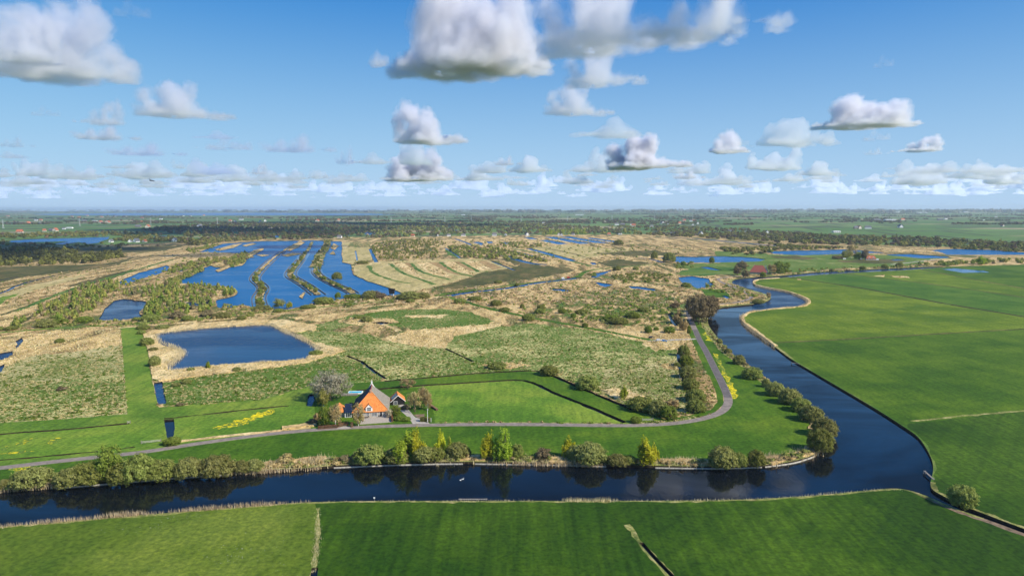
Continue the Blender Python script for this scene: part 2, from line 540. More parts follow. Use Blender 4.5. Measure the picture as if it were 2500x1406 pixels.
for q in ([(953, 644), (984, 667), (1035, 685), (1060, 695)], [(1004, 643), (1030, 664), (1099, 683)], [(1074, 640), (1112, 664), (1158, 676)], [(1127, 640), (1171, 664)], [(900, 648), (915, 668), (960, 684), (1000, 692)]):
    strip('ditch_bank', q, 7, 'grass_dark', 0, 4, None, 1.0)
area('sedge_or_shade_field', [(1050, 702), (1110, 690), (1180, 666), (1240, 656), (1270, 647), (1380, 652), (1404, 660), (1370, 669), (1300, 680), (1200, 692), (1120, 706)], 'sedge', 0)
area('sedge_or_shade_field', [(1460, 642), (1512, 633), (1592, 642), (1560, 647), (1502, 655), (1480, 648)], 'sedge', 0)
area('sedge_or_shade_field', [(1455, 620), (1520, 613), (1600, 612), (1660, 621), (1580, 626), (1500, 623)], 'sedge', 0)
area('sedge_or_shade_field', [(1275, 648), (1210, 632), (1250, 630), (1330, 650)], 'sedge', 0)
area('meadow', [(1740, 612), (1900, 622), (2170, 622), (2330, 630), (2280, 640), (2200, 650), (2060, 655), (1900, 668), (1780, 672), (1660, 655), (1650, 645), (1760, 642)], 'tussock_green', 0)
area('meadow', [(1660, 662), (1730, 650), (1810, 655), (1790, 668), (1720, 674), (1660, 672)], 'grass_dark', 0)
area('sedge_or_shade_field', [(1880, 626), (1940, 624), (2000, 632), (1960, 634), (1890, 631)], 'sedge', 0)
area('sedge_or_shade_field', [(2040, 636), (2160, 632), (2220, 638), (2160, 644), (2060, 641)], 'sedge', 0)
area('reed_bed', [(2170, 610), (2290, 604), (2312, 612), (2300, 618), (2200, 616)], 'reed', 0)
area('reed_bed', [(2260, 634), (2500, 626), (3200, 640), (3200, 662), (2500, 645), (2310, 648), (2250, 646)], 'reed', 0)
area('sedge_or_shade_field', [(-300, 668), (0, 652), (120, 648), (250, 645), (330, 628), (290, 645), (180, 662), (60, 676), (0, 690), (-300, 715)], 'sedge', 0)  # dark cover painted where the ground only lies in cloud shade
area('sedge_or_shade_field', [(150, 700), (260, 672), (330, 655), (300, 672), (210, 698)], 'sedge', 0)
area('sedge_or_shade_field', [(-200, 620), (0, 612), (200, 606), (420, 600), (470, 596), (400, 612), (300, 618), (190, 628), (0, 650), (-200, 668)], 'sedge', 0)  # dark patch follows the cloud shadow, shade painted into the ground colour
area('meadow', [(850, 592), (905, 590), (900, 604), (852, 604)], 'marsh_green', 0)
area('meadow', [(1085, 610), (1110, 606), (1125, 622), (1110, 628), (1095, 622)], 'grass_dark', 0)
area('marsh', [(1480, 700), (1640, 712), (1700, 716), (1690, 735), (1500, 720)], 'marsh_green', 0)
# centre of the marsh
area('reed_bed', [(1090, 722), (1240, 705), (1420, 680), (1560, 690), (1680, 705), (1700, 720), (1560, 735), (1440, 745), (1330, 770), (1180, 745)], 'reed', 0)
area('marsh', [(1380, 720), (1480, 705), (1640, 712), (1680, 740), (1660, 800), (1560, 800), (1420, 780), (1300, 765)], 'marsh_green', 0)
area('reed_bed', [(700, 775), (860, 762), (1000, 745), (1090, 735), (1190, 755), (1290, 780), (1240, 792), (1180, 800), (1060, 760), (900, 768), (780, 785)], 'reed', 0)
area('meadow', [(720, 805), (860, 770), (960, 757), (1080, 754), (1150, 762), (1205, 785), (1180, 797), (1060, 815), (990, 800), (900, 788), (780, 810)], 'tussock_green', 0)
area('reed_bed', [(985, 772), (1030, 768), (1090, 770), (1080, 776), (1010, 776)], 'reed_pale', 0)
area('meadow', [(700, 812), (780, 806), (900, 815), (950, 830), (1080, 850), (1100, 820), (1220, 797), (1300, 790), (1400, 800), (1500, 818), (1640, 825), (1660, 870), (1655, 910),
                (1690, 990), (1560, 1000), (1460, 960), (1330, 905), (1100, 915), (950, 930), (880, 885), (790, 866), (740, 825)], 'tussock', 0)
area('meadow', [(1480, 900), (1660, 880), (1690, 990), (1720, 1010), (1560, 1000), (1460, 950)], 'tussock_dry', 0)
area('reed_bed', [(930, 828), (1000, 806), (1100, 798), (1235, 788), (1222, 797), (1105, 822), (1088, 850), (1010, 845)], 'reed_pale', 0)
area('reed_bed', [(820, 785), (870, 775), (960, 778), (970, 788), (905, 795), (850, 792)], 'reed', 0)
area('reed_bed', [(1450, 806), (1560, 796), (1680, 808), (1690, 826), (1600, 838), (1520, 824)], 'reed', 0)
area('reed_bed', [(1570, 838), (1655, 832), (1665, 850), (1600, 856)], 'reed_pale', 0)
area('reed_bed', [(1610, 890), (1655, 886), (1660, 905), (1620, 900)], 'reed', 0)
area('reed_bed', [(1470, 950), (1530, 952), (1570, 968), (1540, 978), (1490, 968)], 'reed_pale', 0.6)
area('reed_bed', [(1180, 890), (1260, 884), (1300, 892), (1240, 900), (1190, 898)], 'reed', 0)
# left: grass track, rough fields and the reed round the pond
area('reed_bed', [(-300, 850), (40, 828), (130, 806), (290, 802), (300, 842), (200, 856), (60, 872), (0, 905), (-300, 960)], 'reed', 0)
area('meadow', [(-500, 960), (0, 900), (60, 872), (200, 856), (300, 840), (312, 1012), (0, 1033), (-500, 1090)], 'tussock_dry', 0)
area('meadow', [(-500, 1010), (0, 960), (150, 930), (300, 900), (310, 1008), (0, 1030), (-500, 1086)], 'tussock', 0)
area('meadow', [(395, 935), (600, 900), (770, 862), (880, 882), (945, 928), (860, 938), (750, 948), (640, 978), (400, 992)], 'tussock_green', 0)
area('reed_bed', [(345, 818), (378, 806), (480, 790), (600, 782), (690, 781), (775, 795), (772, 806), (720, 812), (770, 836), (845, 856), (805, 868), (750, 886), (600, 906), (430, 926), (385, 932), (370, 920), (366, 890), (360, 860), (345, 840)], 'reed_pale', 0.5)
# grassland round the farm
area('meadow', [(-900, 1130), (0, 1032), (160, 1022), (311, 1010), (388, 994), (640, 976), (758, 942), (858, 935), (953, 929), (1019, 921), (1260, 906), (1320, 907), (1400, 938), (1480, 972), (1560, 1005),
                (1640, 1028), (1560, 1042), (1300, 1040), (1000, 1045), (750, 1060), (480, 1095), (240, 1125), (0, 1155), (-900, 1260)], 'grass_path', 0, 0.6)
area('meadow', [(294, 797), (344, 797), (362, 862), (372, 930), (388, 994), (420, 1080), (330, 1092), (311, 1010)], 'grass_path', 0, 0.5)
area('meadow', [(-500, 1125), (0, 1062), (317, 1034), (395, 1030), (405, 1080), (300, 1098), (0, 1125), (-500, 1190)], 'grass_farm', 0, 0.6)
area('meadow', [(427, 1024), (640, 998), (720, 990), (765, 995), (772, 1032), (740, 1048), (600, 1060), (430, 1078)], 'grass_farm', 0, 0.6)
area('meadow', [(1040, 944), (1160, 935), (1280, 931), (1350, 960), (1430, 992), (1522, 1031), (1060, 1033), (1060, 1010), (1045, 985)], 'grass_farm', 0, 0.5)
area('meadow', [(858, 936), (953, 930), (1019, 922), (1260, 907), (1320, 908), (1400, 940), (1480, 975), (1600, 1024), (1540, 1032), (1430, 988), (1350, 956), (1280, 928), (1160, 932), (1022, 942), (858, 953)], 'grass_bank', 0, 0.6)
area('meadow', [(1690, 800), (1735, 890), (1762, 950), (1768, 985), (1745, 1006), (1690, 1022), (1600, 1032), (1600, 1026), (1680, 1015), (1735, 1000), (1752, 980), (1745, 945), (1715, 890), (1682, 815)], 'grass_bank', 0, 0.6)
area('lawn', [(765, 965), (850, 955), (960, 950), (1040, 945), (1060, 1010), (1062, 1033), (960, 1042), (850, 1046), (772, 1048)], 'grass_bank', 0, 0.4)
# bank meadow between road and river
area('meadow', [(-900, 1240), (0, 1144), (240, 1117), (480, 1086), (750, 1053), (860, 1046), (1000, 1040), (1300, 1037), (1600, 1038), (1710, 1026), (1765, 1005), (1780, 985), (1778, 965), (1765, 935), (1730, 860),
                (1695, 795), (1690, 765), (1748, 765), (1770, 840), (1850, 905), (1920, 950), (1995, 1010), (2030, 1040), (2025, 1090), (1940, 1130), (1750, 1142), (1300, 1135), (1060, 1132), (830, 1140), (450, 1165), (0, 1200), (-900, 1300)], 'grass_bank', 0, 0.5)
# flowering rape patches
for q in ([(520, 1042), (580, 1028), (640, 1006), (652, 1012), (600, 1036), (535, 1048)], [(36, 1086), (76, 1068), (82, 1074), (60, 1084)], [(-20, 1108), (60, 1100), (90, 1101), (40, 1107)],
          [(108, 1080), (140, 1066), (150, 1070), (125, 1082)], [(625, 1010), (660, 1000), (668, 1004), (650, 1016)], [(1722, 810), (1732, 812), (1742, 838), (1730, 836)],
          [(1742, 862), (1752, 866), (1772, 905), (1790, 940), (1800, 968), (1788, 976), (1774, 935)], [(1880, 840), (1892, 838), (1925, 862), (1915, 864)], [(0, 1140), (60, 1136), (120, 1146), (30, 1150)], [(0,1095),(20,1088),(24,1092),(4,1100)]):
    area('flower_patch', q, 'flowers', 0, 0.8)
# farmland south and east of the river
area('pasture', [(-1500, 1400), (-400, 1305), (0, 1270), (400, 1240), (800, 1215), (1500, 1212), (2000, 1200), (2190, 1185), (2290, 1230), (2500, 1305), (2800, 1400), (3600, 1700), (3600, 3400), (-1800, 3400)], 'grass_mid', 0, 0)
area('pasture', [(-1500, 1400), (-400, 1305), (0, 1270), (400, 1240), (765, 1215), (775, 1250), (772, 1330), (760, 1406), (640, 3400), (-1800, 3400)], 'grass_left', 0, 0)
area('pasture', [(1500, 1215), (2000, 1200), (2190, 1185), (2290, 1230), (2500, 1305), (2800, 1400), (3600, 1700), (3600, 3400), (3300, 3400), (1650, 1420), (1540, 1300), (1480, 1240)], 'grass_right', 0, 0)
area('pasture', [(1850, 683), (2000, 671), (2200, 660), (2320, 651), (2500, 646), (3400, 660), (4600, 1700), (2750, 1480), (2300, 1240), (2230, 1170), (2190, 1080), (1780, 790), (1790, 745), (1930, 735), (1830, 700)], 'grass_polder', 0, 0)
area('pasture', [(1830, 690), (1923, 677), (2100, 703), (2300, 740), (2500, 773), (3400, 930), (3400, 745), (2500, 804), (2200, 820), (1895, 835), (1780, 790), (1790, 745), (1930, 735)], 'grass_polder_far', 0, 0)
area('pasture', [(1935, 677), (2060, 668), (2300, 698), (2500, 726), (3400, 850), (3400, 925), (2500, 771), (2300, 738), (2100, 701)], 'grass_polder_deep', 0, 0)
area('pasture', [(2062, 667), (2250, 658), (2500, 703), (3400, 830), (3400, 845), (2500, 724), (2300, 696)], 'grass_polder_far', 0, 0)
area('pasture', [(2215, 1035), (2500, 1001), (3400, 890), (4600, 1700), (2750, 1480), (2300, 1240), (2230, 1170)], 'grass_right', 0, 0)
for q, w_, m_ in (([(1925, 677), (2100, 703), (2300, 740), (2500, 773), (2900, 842)], 5.0, 'soil'), ([(2062, 668), (2300, 697), (2500, 726), (2900, 785)], 5.0, 'sedge'),
                  ([(2248, 658), (2500, 704), (2900, 770)], 5.0, 'sedge'), ([(1895, 836), (2080, 827), (2250, 817), (2500, 803), (2900, 782)], 3.6, 'sedge'),
                  ([(2225, 1028), (2330, 1017), (2500, 1002), (2900, 965)], 2.2, 'bank_grass'), ([(2130, 765), (2280, 742), (2320, 744)], 2.0, 'grass_dark')):
    strip('field_ditch', q, w_, m_, 0, 4, None, 0.35)
area('bare_patch', [(2132, 674), (2160, 671), (2158, 676)], 'reed_pale', 0, 0.3)
area('bare_patch', [(2174, 674), (2215, 674), (2222, 678), (2190, 678)], 'reed_pale', 0, 0.3)
area('bare_patch', [(1945, 681), (1956, 681), (1955, 684), (1947, 683)], 'reed_pale', 0, 0.2)
strip('farm_track', [(2282, 1222), (2330, 1243), (2400, 1268), (2500, 1304), (2700, 1372)], 3.4, 'mud', 0, 4, None, 0.3)
strip('ditch_bank', [(775, 1240), (776, 1300), (772, 1350), (764, 1406), (750, 1520)], 1.4, 'bank_grass', 0, 4, None, 0.35)
strip('ditch', [(769, 1385), (766, 1406), (752, 1520)], 2.0, 'ditch_water', -0.5, 3, 'soil')
strip('ditch_bank', [(1530, 1280), (1560, 1318), (1600, 1366), (1640, 1410), (1740, 1520)], 2.6, 'bank_grass', 0, 4, None, 0.4)
strip('ditch', [(1566, 1324), (1605, 1368), (1648, 1412), (1752, 1520)], 1.5, 'ditch_water', -0.7, 4, 'soil')

# long dikes, tracks and field edges in the marsh
for q, w_, m_ in (([(-300, 850), (0, 823), (330, 797), (500, 783), (700, 766), (900, 748), (1010, 735), (1075, 724)], 7, 'reed_pale'),
                  ([(-300, 838), (0, 812), (150, 800), (340, 790), (560, 770), (760, 752), (960, 733)], 6, 'grass_path'),
                  ([(1060, 722), (1180, 705), (1300, 690), (1400, 678), (1440, 660), (1520, 652), (1600, 645)], 9, 'grass_bank'),
                  ([(1090, 724), (1190, 752), (1300, 776), (1450, 803), (1560, 825), (1600, 831)], 8, 'grass_bank'),
                  ([(1445, 672), (1520, 682), (1600, 692), (1680, 702), (1740, 714)], 8, 'grass_dark'),
                  ([(1580, 832), (1640, 830), (1700, 827)], 4.5, 'gravel'),
                  ([(1740, 706), (1750, 720), (1760, 726)], 30, 'grass_bank'),
                  ([(1650, 668), (1720, 664), (1790, 660)], 14, 'grass_bank'),
                  ([(2175, 646), (2230, 640), (2300, 632)], 6, 'gravel'),
                  ([(830, 645), (900, 643), (1000, 638), (1130, 632)], 12, 'reed_pale'),
                  ([(880, 776), (930, 790), (975, 808)], 6, 'reed_pale')):
    strip('dike' if m_ != 'gravel' else 'path', q, w_, m_, 0, 4, None, 0.8)
for q in ([(0, 770), (100, 735), (200, 700), (330, 660), (450, 625), (540, 600)], [(30, 800), (150, 735), (260, 700)], [(0, 705), (120, 680), (260, 650), (400, 615)],
          [(60, 690), (220, 655), (360, 628), (470, 604)], [(130, 790), (190, 735), (240, 705)], [(120, 735), (200, 712), (300, 690)],
          [(1200, 600), (1330, 622), (1460, 652), (1500, 662)], [(1290, 600), (1400, 620), (1480, 645)], [(1420, 598), (1530, 612)], [(1500, 596), (1600, 608), (1760, 622)],
          [(1560, 592), (1700, 604), (1830, 618)], [(1550, 604), (1680, 614)], [(1440, 576), (1560, 588), (1640, 596)], [(1000, 612), (1060, 634)], [(1090, 608), (1130, 632)],
          [(1640, 600), (1760, 612)], [(1700, 592), (1860, 606)], [(1330, 604), (1420, 624)], [(905, 605), (912, 636)], [(1580, 578), (1680, 588)]):
    strip('field_ditch', q, 5, 'sedge', 0, 4, None, 0.8)
for q in ([(40, 760), (170, 708), (300, 668), (420, 634)], [(1250, 606), (1360, 628), (1440, 650)], [(1480, 588), (1600, 602), (1720, 616)]):
    strip('field_edge', q, 8, 'grass_dark', 0, 4, None, 1.2)

# ---- water
RIV_N = [(-900, 1290), (-400, 1240), (0, 1197), (150, 1185), (300, 1172), (450, 1160), (600, 1150), (750, 1142), (830, 1135), (950, 1130), (1060, 1127), (1200, 1127), (1350, 1130), (1480, 1133), (1600, 1136), (1750, 1138), (1870, 1134),
         (1940, 1124), (1990, 1108), (2018, 1085), (2026, 1060), (2016, 1035), (1990, 1010), (1955, 980), (1920, 952), (1880, 930), (1850, 905), (1820, 885), (1790, 865), (1765, 840), (1745, 815), (1731, 795), (1728, 775), (1740, 757), (1765, 750),
         (1800, 746), (1840, 742), (1870, 736), (1882, 728), (1875, 720), (1850, 712), (1825, 705), (1800, 697), (1787, 690), (1795, 682), (1830, 678), (1870, 676), (1930, 671), (2000, 664), (2100, 659), (2200, 654), (2290, 651)]
RIV_S = [(2295, 653), (2200, 660), (2100, 665), (2000, 671), (1900, 679), (1850, 683), (1838, 689), (1845, 697), (1880, 704), (1920, 712), (1950, 722), (1972, 733), (1968, 744), (1940, 750), (1890, 754), (1840, 760), (1818, 768), (1810, 780), (1820, 793),
         (1850, 815), (1890, 845), (1930, 875), (1980, 905), (2040, 940), (2100, 975), (2150, 1005), (2200, 1037), (2240, 1065), (2262, 1095), (2276, 1125), (2278, 1150), (2272, 1175), (2275, 1192), (2295, 1206), (2350, 1233), (2420, 1260), (2500, 1290), (2700, 1364), (2900, 1440)]
RIV_T = [(2890, 1450), (2700, 1378), (2500, 1301), (2400, 1264), (2330, 1239), (2270, 1213), (2230, 1199), (2190, 1192), (2130, 1195), (2000, 1208), (1850, 1217), (1700, 1221), (1500, 1222), (1300, 1222), (1150, 1222), (950, 1222), (800, 1224), (700, 1228),
         (550, 1240), (400, 1252), (250, 1264), (100, 1277), (0, 1285), (-400, 1320), (-900, 1370)]
strip('river_bank', RIV_N[1:52], 8.5, 'bank_grass', 0, 3, None, 0.7, -2.5 + 5.0)
strip('river_bank', RIV_S[:22], 5.0, 'bank_grass', 0, 3, None, 0.4)
strip('river_bank', RIV_S[21:33], 2.0, 'grass_dark', 0, 3, None, 0.35)
strip('reed_bed', RIV_S[4:21], 5.5, 'reed_pale', 0.9, 4, None, 0.6)
strip('river_bank', RIV_T[3:24], 2.6, 'bank_grass', 0, 3, None, 0.4)
strip('river_bank', RIV_S[31:38], 3.6, 'bank_grass', 0, 3, None, 0.4)
for q in ([(590, 1146), (680, 1136), (760, 1130), (822, 1128)], [(1870, 1126), (1930, 1115), (1985, 1098), (2005, 1075)], [(1340, 1122), (1400, 1124)], [(1610, 1126), (1730, 1128)], [(640, 1134), (720, 1126), (800, 1120)], [(0, 1186), (140, 1176)],
          [(1720, 748), (1800, 742), (1858, 734), (1866, 724)], [(1770, 690), (1830, 705), (1870, 716)], [(1985, 1050), (1990, 1020), (1940, 978)], [(1120, 1118), (1180, 1118)]):
    strip('reed_bed', q, 5.5, 'reed', 0.5, 4, None, 0.7)
area('river', RIV_N + RIV_S + RIV_T, 'river_water', WZ - 0.2, 0, 3, 'soil')
area('river', [p for p in RIV_N[36:]] + RIV_S[:16], 'river_far_water', WZ - 0.2, 0, 3, 'soil')

LAKE = [(485, 615), (545, 595), (640, 589), (765, 587), (834, 590), (836, 640), (858, 645), (863, 670), (900, 687), (960, 705), (985, 717), (930, 724), (850, 728), (760, 742), (715, 752), (690, 758), (660, 755), (620, 750), (590, 742), (570, 750), (532, 752), (528, 732), (572, 722),
        (580, 712), (545, 698), (470, 694), (425, 690), (480, 660), (515, 648), (525, 652), (545, 655), (590, 648), (600, 640), (600, 632), (620, 628), (610, 620), (560, 617)]
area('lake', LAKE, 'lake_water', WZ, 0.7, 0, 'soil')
I1 = [(800, 587), (795, 605), (784, 620), (775, 640), (770, 652), (773, 666), (790, 680), (820, 695), (850, 708), (862, 715)]
I2 = [(762, 590), (755, 605), (745, 618), (735, 632), (722, 648), (711, 662), (711, 674), (730, 686), (750, 698), (766, 710), (778, 719)]
I3 = [(735, 588), (705, 604), (690, 614), (665, 632), (640, 655), (630, 666), (624, 674), (623, 683), (638, 696), (642, 707), (632, 725), (636, 748)]
for I, wd in ((I1[4:], 22), (I2[2:], 24), (I3[3:], 20)):
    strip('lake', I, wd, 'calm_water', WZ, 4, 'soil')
strip('island', I1[:5], 22, 'marsh_green', 0, 4, 'soil', 1.5)
strip('island', I1[4:], 8, 'marsh_green', 0, 4, 'soil', 0.8)
strip('island', I2, 9, 'marsh_green', 0, 4, 'soil', 0.9)
strip('island', I3[4:], 8, 'marsh_green', 0, 4, 'soil', 0.9)
strip('island', I3[:5], 6, 'reed', 0, 4, 'soil', 0.9)
for q in ([(525, 609), (570, 597), (592, 594), (570, 605), (536, 612)], [(590, 600), (615, 593), (626, 595), (600, 602)], [(700, 611), (715, 600), (735, 589), (744, 592), (728, 603), (708, 613)], [(688, 623), (715, 617), (738, 619), (702, 626)],
          [(594, 624), (620, 611), (642, 605), (644, 609), (616, 624), (604, 631)], [(625, 622), (642, 621), (658, 623), (640, 626)], [(805, 620), (815, 612), (820, 622)], [(806, 606), (815, 594), (826, 600), (818, 610)], [(525, 660), (560, 648), (556, 655), (532, 664)],
          [(728, 724), (745, 712), (738, 728)]):
    area('island', q, 'reed', 0, 0.5, 0, 'soil')
area('pond', [(378, 813), (420, 806), (480, 800), (575, 795), (650, 790), (670, 793), (680, 802), (700, 806), (735, 820), (760, 838), (787, 850), (766, 862), (750, 870), (740, 878), (600, 888), (520, 893), (420, 905), (411, 900), (410, 885), (430, 870), (437, 857), (400, 845), (385, 835), (380, 822)], 'pond_water', WZ, 0.8, 3, 'soil')
area('pond', [(240, 782), (255, 755), (275, 735), (300, 729), (358, 736), (355, 750), (340, 762), (352, 774), (300, 781)], 'pond_water', WZ, 0.8, 0, 'soil')
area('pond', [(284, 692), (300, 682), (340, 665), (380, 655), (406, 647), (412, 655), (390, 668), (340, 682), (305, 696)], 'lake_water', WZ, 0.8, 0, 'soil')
area('pond', [(430, 662), (460, 650), (472, 652), (442, 663)], 'pond_water', WZ, 0.6, 0, 'soil')
area('pond', [(455, 644), (478, 639), (484, 643), (460, 648)], 'pond_water', WZ, 0.6, 0, 'soil')
area('pond', [(452, 738), (480, 735), (512, 738), (498, 746), (465, 746)], 'pond_water', WZ, 0.6, 0, 'soil')
area('pond', [(375, 934), (397, 931), (401, 955), (407, 984), (386, 988), (380, 962)], 'pond_water', WZ, 0.5, 0, 'soil')
area('pond', [(748, 990), (752, 968), (757, 962), (766, 962), (768, 978), (760, 992)], 'pond_water', WZ, 0.4, 0, 'soil')
area('ditch', [(400, 1024), (424, 1022), (427, 1045), (423, 1068), (408, 1069), (404, 1045)], 'ditch_water', WZ, 0.3, 0, 'soil')
area('pond', [(-120, 935), (-30, 906), (12, 888), (6, 906), (-60, 930)], 'pond_water', WZ, 0.6, 0, 'soil')
area('pond', [(-100, 890), (0, 862), (33, 856), (30, 868), (0, 880), (-100, 910)], 'pond_water', WZ, 0.6, 0, 'soil')
area('pond', [(36, 853), (42, 840), (36, 832), (54, 824), (56, 832), (48, 846)], 'pond_water', WZ, 0.4, 0, 'soil')
area('pond', [(904, 787), (930, 785), (962, 789), (930, 792)], 'ditch_water', WZ, 0.4, 0, 'soil')
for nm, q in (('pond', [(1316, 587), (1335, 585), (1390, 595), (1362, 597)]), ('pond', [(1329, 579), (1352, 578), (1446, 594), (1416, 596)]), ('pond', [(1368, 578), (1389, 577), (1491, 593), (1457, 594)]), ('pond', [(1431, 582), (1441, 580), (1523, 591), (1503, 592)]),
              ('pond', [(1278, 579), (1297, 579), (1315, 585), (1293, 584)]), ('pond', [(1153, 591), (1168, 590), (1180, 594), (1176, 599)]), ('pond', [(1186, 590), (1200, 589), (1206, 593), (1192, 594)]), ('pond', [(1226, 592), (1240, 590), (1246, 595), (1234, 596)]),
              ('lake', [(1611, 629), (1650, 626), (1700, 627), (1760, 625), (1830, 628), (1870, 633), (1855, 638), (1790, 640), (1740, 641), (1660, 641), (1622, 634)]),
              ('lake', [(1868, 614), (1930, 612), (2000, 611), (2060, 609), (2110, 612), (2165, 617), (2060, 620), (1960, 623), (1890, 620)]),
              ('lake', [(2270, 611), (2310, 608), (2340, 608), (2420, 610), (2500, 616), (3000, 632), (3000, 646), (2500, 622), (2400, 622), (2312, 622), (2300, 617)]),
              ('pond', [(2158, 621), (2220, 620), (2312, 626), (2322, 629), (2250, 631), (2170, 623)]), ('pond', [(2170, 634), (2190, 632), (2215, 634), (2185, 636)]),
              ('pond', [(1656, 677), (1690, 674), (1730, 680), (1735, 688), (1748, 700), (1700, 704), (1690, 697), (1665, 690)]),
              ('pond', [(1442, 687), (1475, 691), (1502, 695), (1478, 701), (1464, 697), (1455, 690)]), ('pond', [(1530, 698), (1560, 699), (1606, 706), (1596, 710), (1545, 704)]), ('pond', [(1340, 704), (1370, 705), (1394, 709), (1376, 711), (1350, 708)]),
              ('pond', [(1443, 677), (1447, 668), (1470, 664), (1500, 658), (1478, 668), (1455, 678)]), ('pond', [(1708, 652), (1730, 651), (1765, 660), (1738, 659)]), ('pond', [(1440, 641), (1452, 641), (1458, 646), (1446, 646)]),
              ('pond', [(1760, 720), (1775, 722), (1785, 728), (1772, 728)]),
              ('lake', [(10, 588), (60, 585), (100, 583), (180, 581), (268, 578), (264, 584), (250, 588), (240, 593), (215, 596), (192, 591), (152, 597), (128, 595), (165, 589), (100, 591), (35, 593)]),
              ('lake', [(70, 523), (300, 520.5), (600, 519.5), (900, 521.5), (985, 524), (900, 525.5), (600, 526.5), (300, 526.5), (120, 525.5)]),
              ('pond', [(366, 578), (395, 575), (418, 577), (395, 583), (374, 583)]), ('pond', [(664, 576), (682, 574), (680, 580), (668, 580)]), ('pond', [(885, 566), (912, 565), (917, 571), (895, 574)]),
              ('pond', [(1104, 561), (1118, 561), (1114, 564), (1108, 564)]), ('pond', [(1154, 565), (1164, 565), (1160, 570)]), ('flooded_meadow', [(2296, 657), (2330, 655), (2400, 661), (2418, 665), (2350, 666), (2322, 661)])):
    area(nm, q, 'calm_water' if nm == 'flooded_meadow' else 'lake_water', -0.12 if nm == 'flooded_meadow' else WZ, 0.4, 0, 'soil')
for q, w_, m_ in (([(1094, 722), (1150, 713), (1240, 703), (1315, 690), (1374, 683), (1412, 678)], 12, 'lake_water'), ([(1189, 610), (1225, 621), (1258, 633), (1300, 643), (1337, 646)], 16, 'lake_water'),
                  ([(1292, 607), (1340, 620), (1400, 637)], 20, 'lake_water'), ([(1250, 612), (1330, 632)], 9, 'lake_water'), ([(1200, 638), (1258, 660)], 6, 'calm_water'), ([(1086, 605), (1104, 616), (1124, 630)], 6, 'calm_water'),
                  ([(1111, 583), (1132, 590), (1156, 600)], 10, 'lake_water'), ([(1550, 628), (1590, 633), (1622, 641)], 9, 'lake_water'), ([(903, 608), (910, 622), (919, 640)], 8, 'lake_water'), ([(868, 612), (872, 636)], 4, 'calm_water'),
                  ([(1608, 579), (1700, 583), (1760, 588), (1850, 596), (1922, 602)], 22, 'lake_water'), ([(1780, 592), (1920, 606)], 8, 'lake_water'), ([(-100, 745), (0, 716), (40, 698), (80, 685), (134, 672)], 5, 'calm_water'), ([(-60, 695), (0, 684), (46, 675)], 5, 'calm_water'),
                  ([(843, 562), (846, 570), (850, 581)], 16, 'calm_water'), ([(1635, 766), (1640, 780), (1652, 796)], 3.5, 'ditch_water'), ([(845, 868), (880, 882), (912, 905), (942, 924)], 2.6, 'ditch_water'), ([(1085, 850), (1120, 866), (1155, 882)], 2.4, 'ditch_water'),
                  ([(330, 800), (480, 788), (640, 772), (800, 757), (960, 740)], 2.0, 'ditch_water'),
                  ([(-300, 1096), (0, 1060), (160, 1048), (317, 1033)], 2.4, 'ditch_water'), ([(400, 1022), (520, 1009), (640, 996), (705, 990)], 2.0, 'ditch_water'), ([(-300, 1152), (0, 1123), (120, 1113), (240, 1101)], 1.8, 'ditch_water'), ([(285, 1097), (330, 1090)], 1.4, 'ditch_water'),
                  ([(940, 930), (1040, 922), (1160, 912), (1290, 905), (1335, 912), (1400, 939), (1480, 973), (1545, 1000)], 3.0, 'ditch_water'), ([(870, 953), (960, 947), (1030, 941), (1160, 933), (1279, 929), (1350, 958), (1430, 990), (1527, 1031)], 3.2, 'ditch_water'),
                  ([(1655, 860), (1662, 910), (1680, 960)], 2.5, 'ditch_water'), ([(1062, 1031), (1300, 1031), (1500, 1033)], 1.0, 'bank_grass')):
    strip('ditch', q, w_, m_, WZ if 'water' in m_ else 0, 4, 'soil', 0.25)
# verges and the road itself
strip('road_verge', [(430, 1079), (520, 1068), (640, 1056), (760, 1043)], 2.6, 'reed_pale', 0.25, 4, None, 0.4)
strip('reed_bed', [(690, 1047), (740, 1041), (768, 1037)], 4.5, 'reed_pale', 0.9, 4, None, 0.5)
strip('road_verge', [(1000, 1035), (1300, 1033), (1520, 1035)], 1.2, 'bank_grass', 0, 4, None, 0.3)
strip('road_verge', [(1560, 1034), (1640, 1030), (1700, 1018)], 5, 'tussock_dry', 0, 4, None, 0.5)
ROAD = [(-500, 1200), (-300, 1176), (0, 1142), (120, 1128), (240, 1115), (350, 1103), (480, 1083), (620, 1063.5), (750, 1050.5), (860, 1043.5), (960, 1039.5), (1040, 1037.5), (1150, 1036), (1300, 1036), (1450, 1038), (1550, 1038), (1640, 1033.5), (1710, 1023),
        (1755, 1008), (1775, 990), (1777, 970), (1765, 940), (1745, 900), (1725, 860), (1708, 830), (1697, 805), (1688, 785), (1681, 768), (1684, 756), (1700, 749), (1725, 745.5), (1760, 742), (1800, 737.5), (1824, 732), (1834, 725), (1814, 710), (1784, 698), (1760, 688), (1754, 681), (1780, 676), (1820, 672)]
strip('road', ROAD, 4.8, 'asphalt', 0.05, 5, 'soil')
strip('road', ROAD[20:26], 4.3, 'new_asphalt', 0.05, 5, 'soil')
area('driveway', [(968, 985), (985, 984), (1000, 1003), (1013, 1018), (1037, 1026), (1050, 1034), (1008, 1034), (1000, 1024), (988, 1010), (974, 1000)], 'gravel', 0.03, 0.2)
area('driveway', [(1008, 1012), (1036, 1010), (1037, 1024), (1020, 1020)], 'mud', 0.03, 0.2)
area('terrace', [(878, 1036), (886, 1012), (950, 1008), (958, 1030)], 'paving', 0.06, 0)
area('driveway', [(820, 1047), (838, 1040), (852, 1040), (858, 1045)], 'gravel', 0.03, 0)

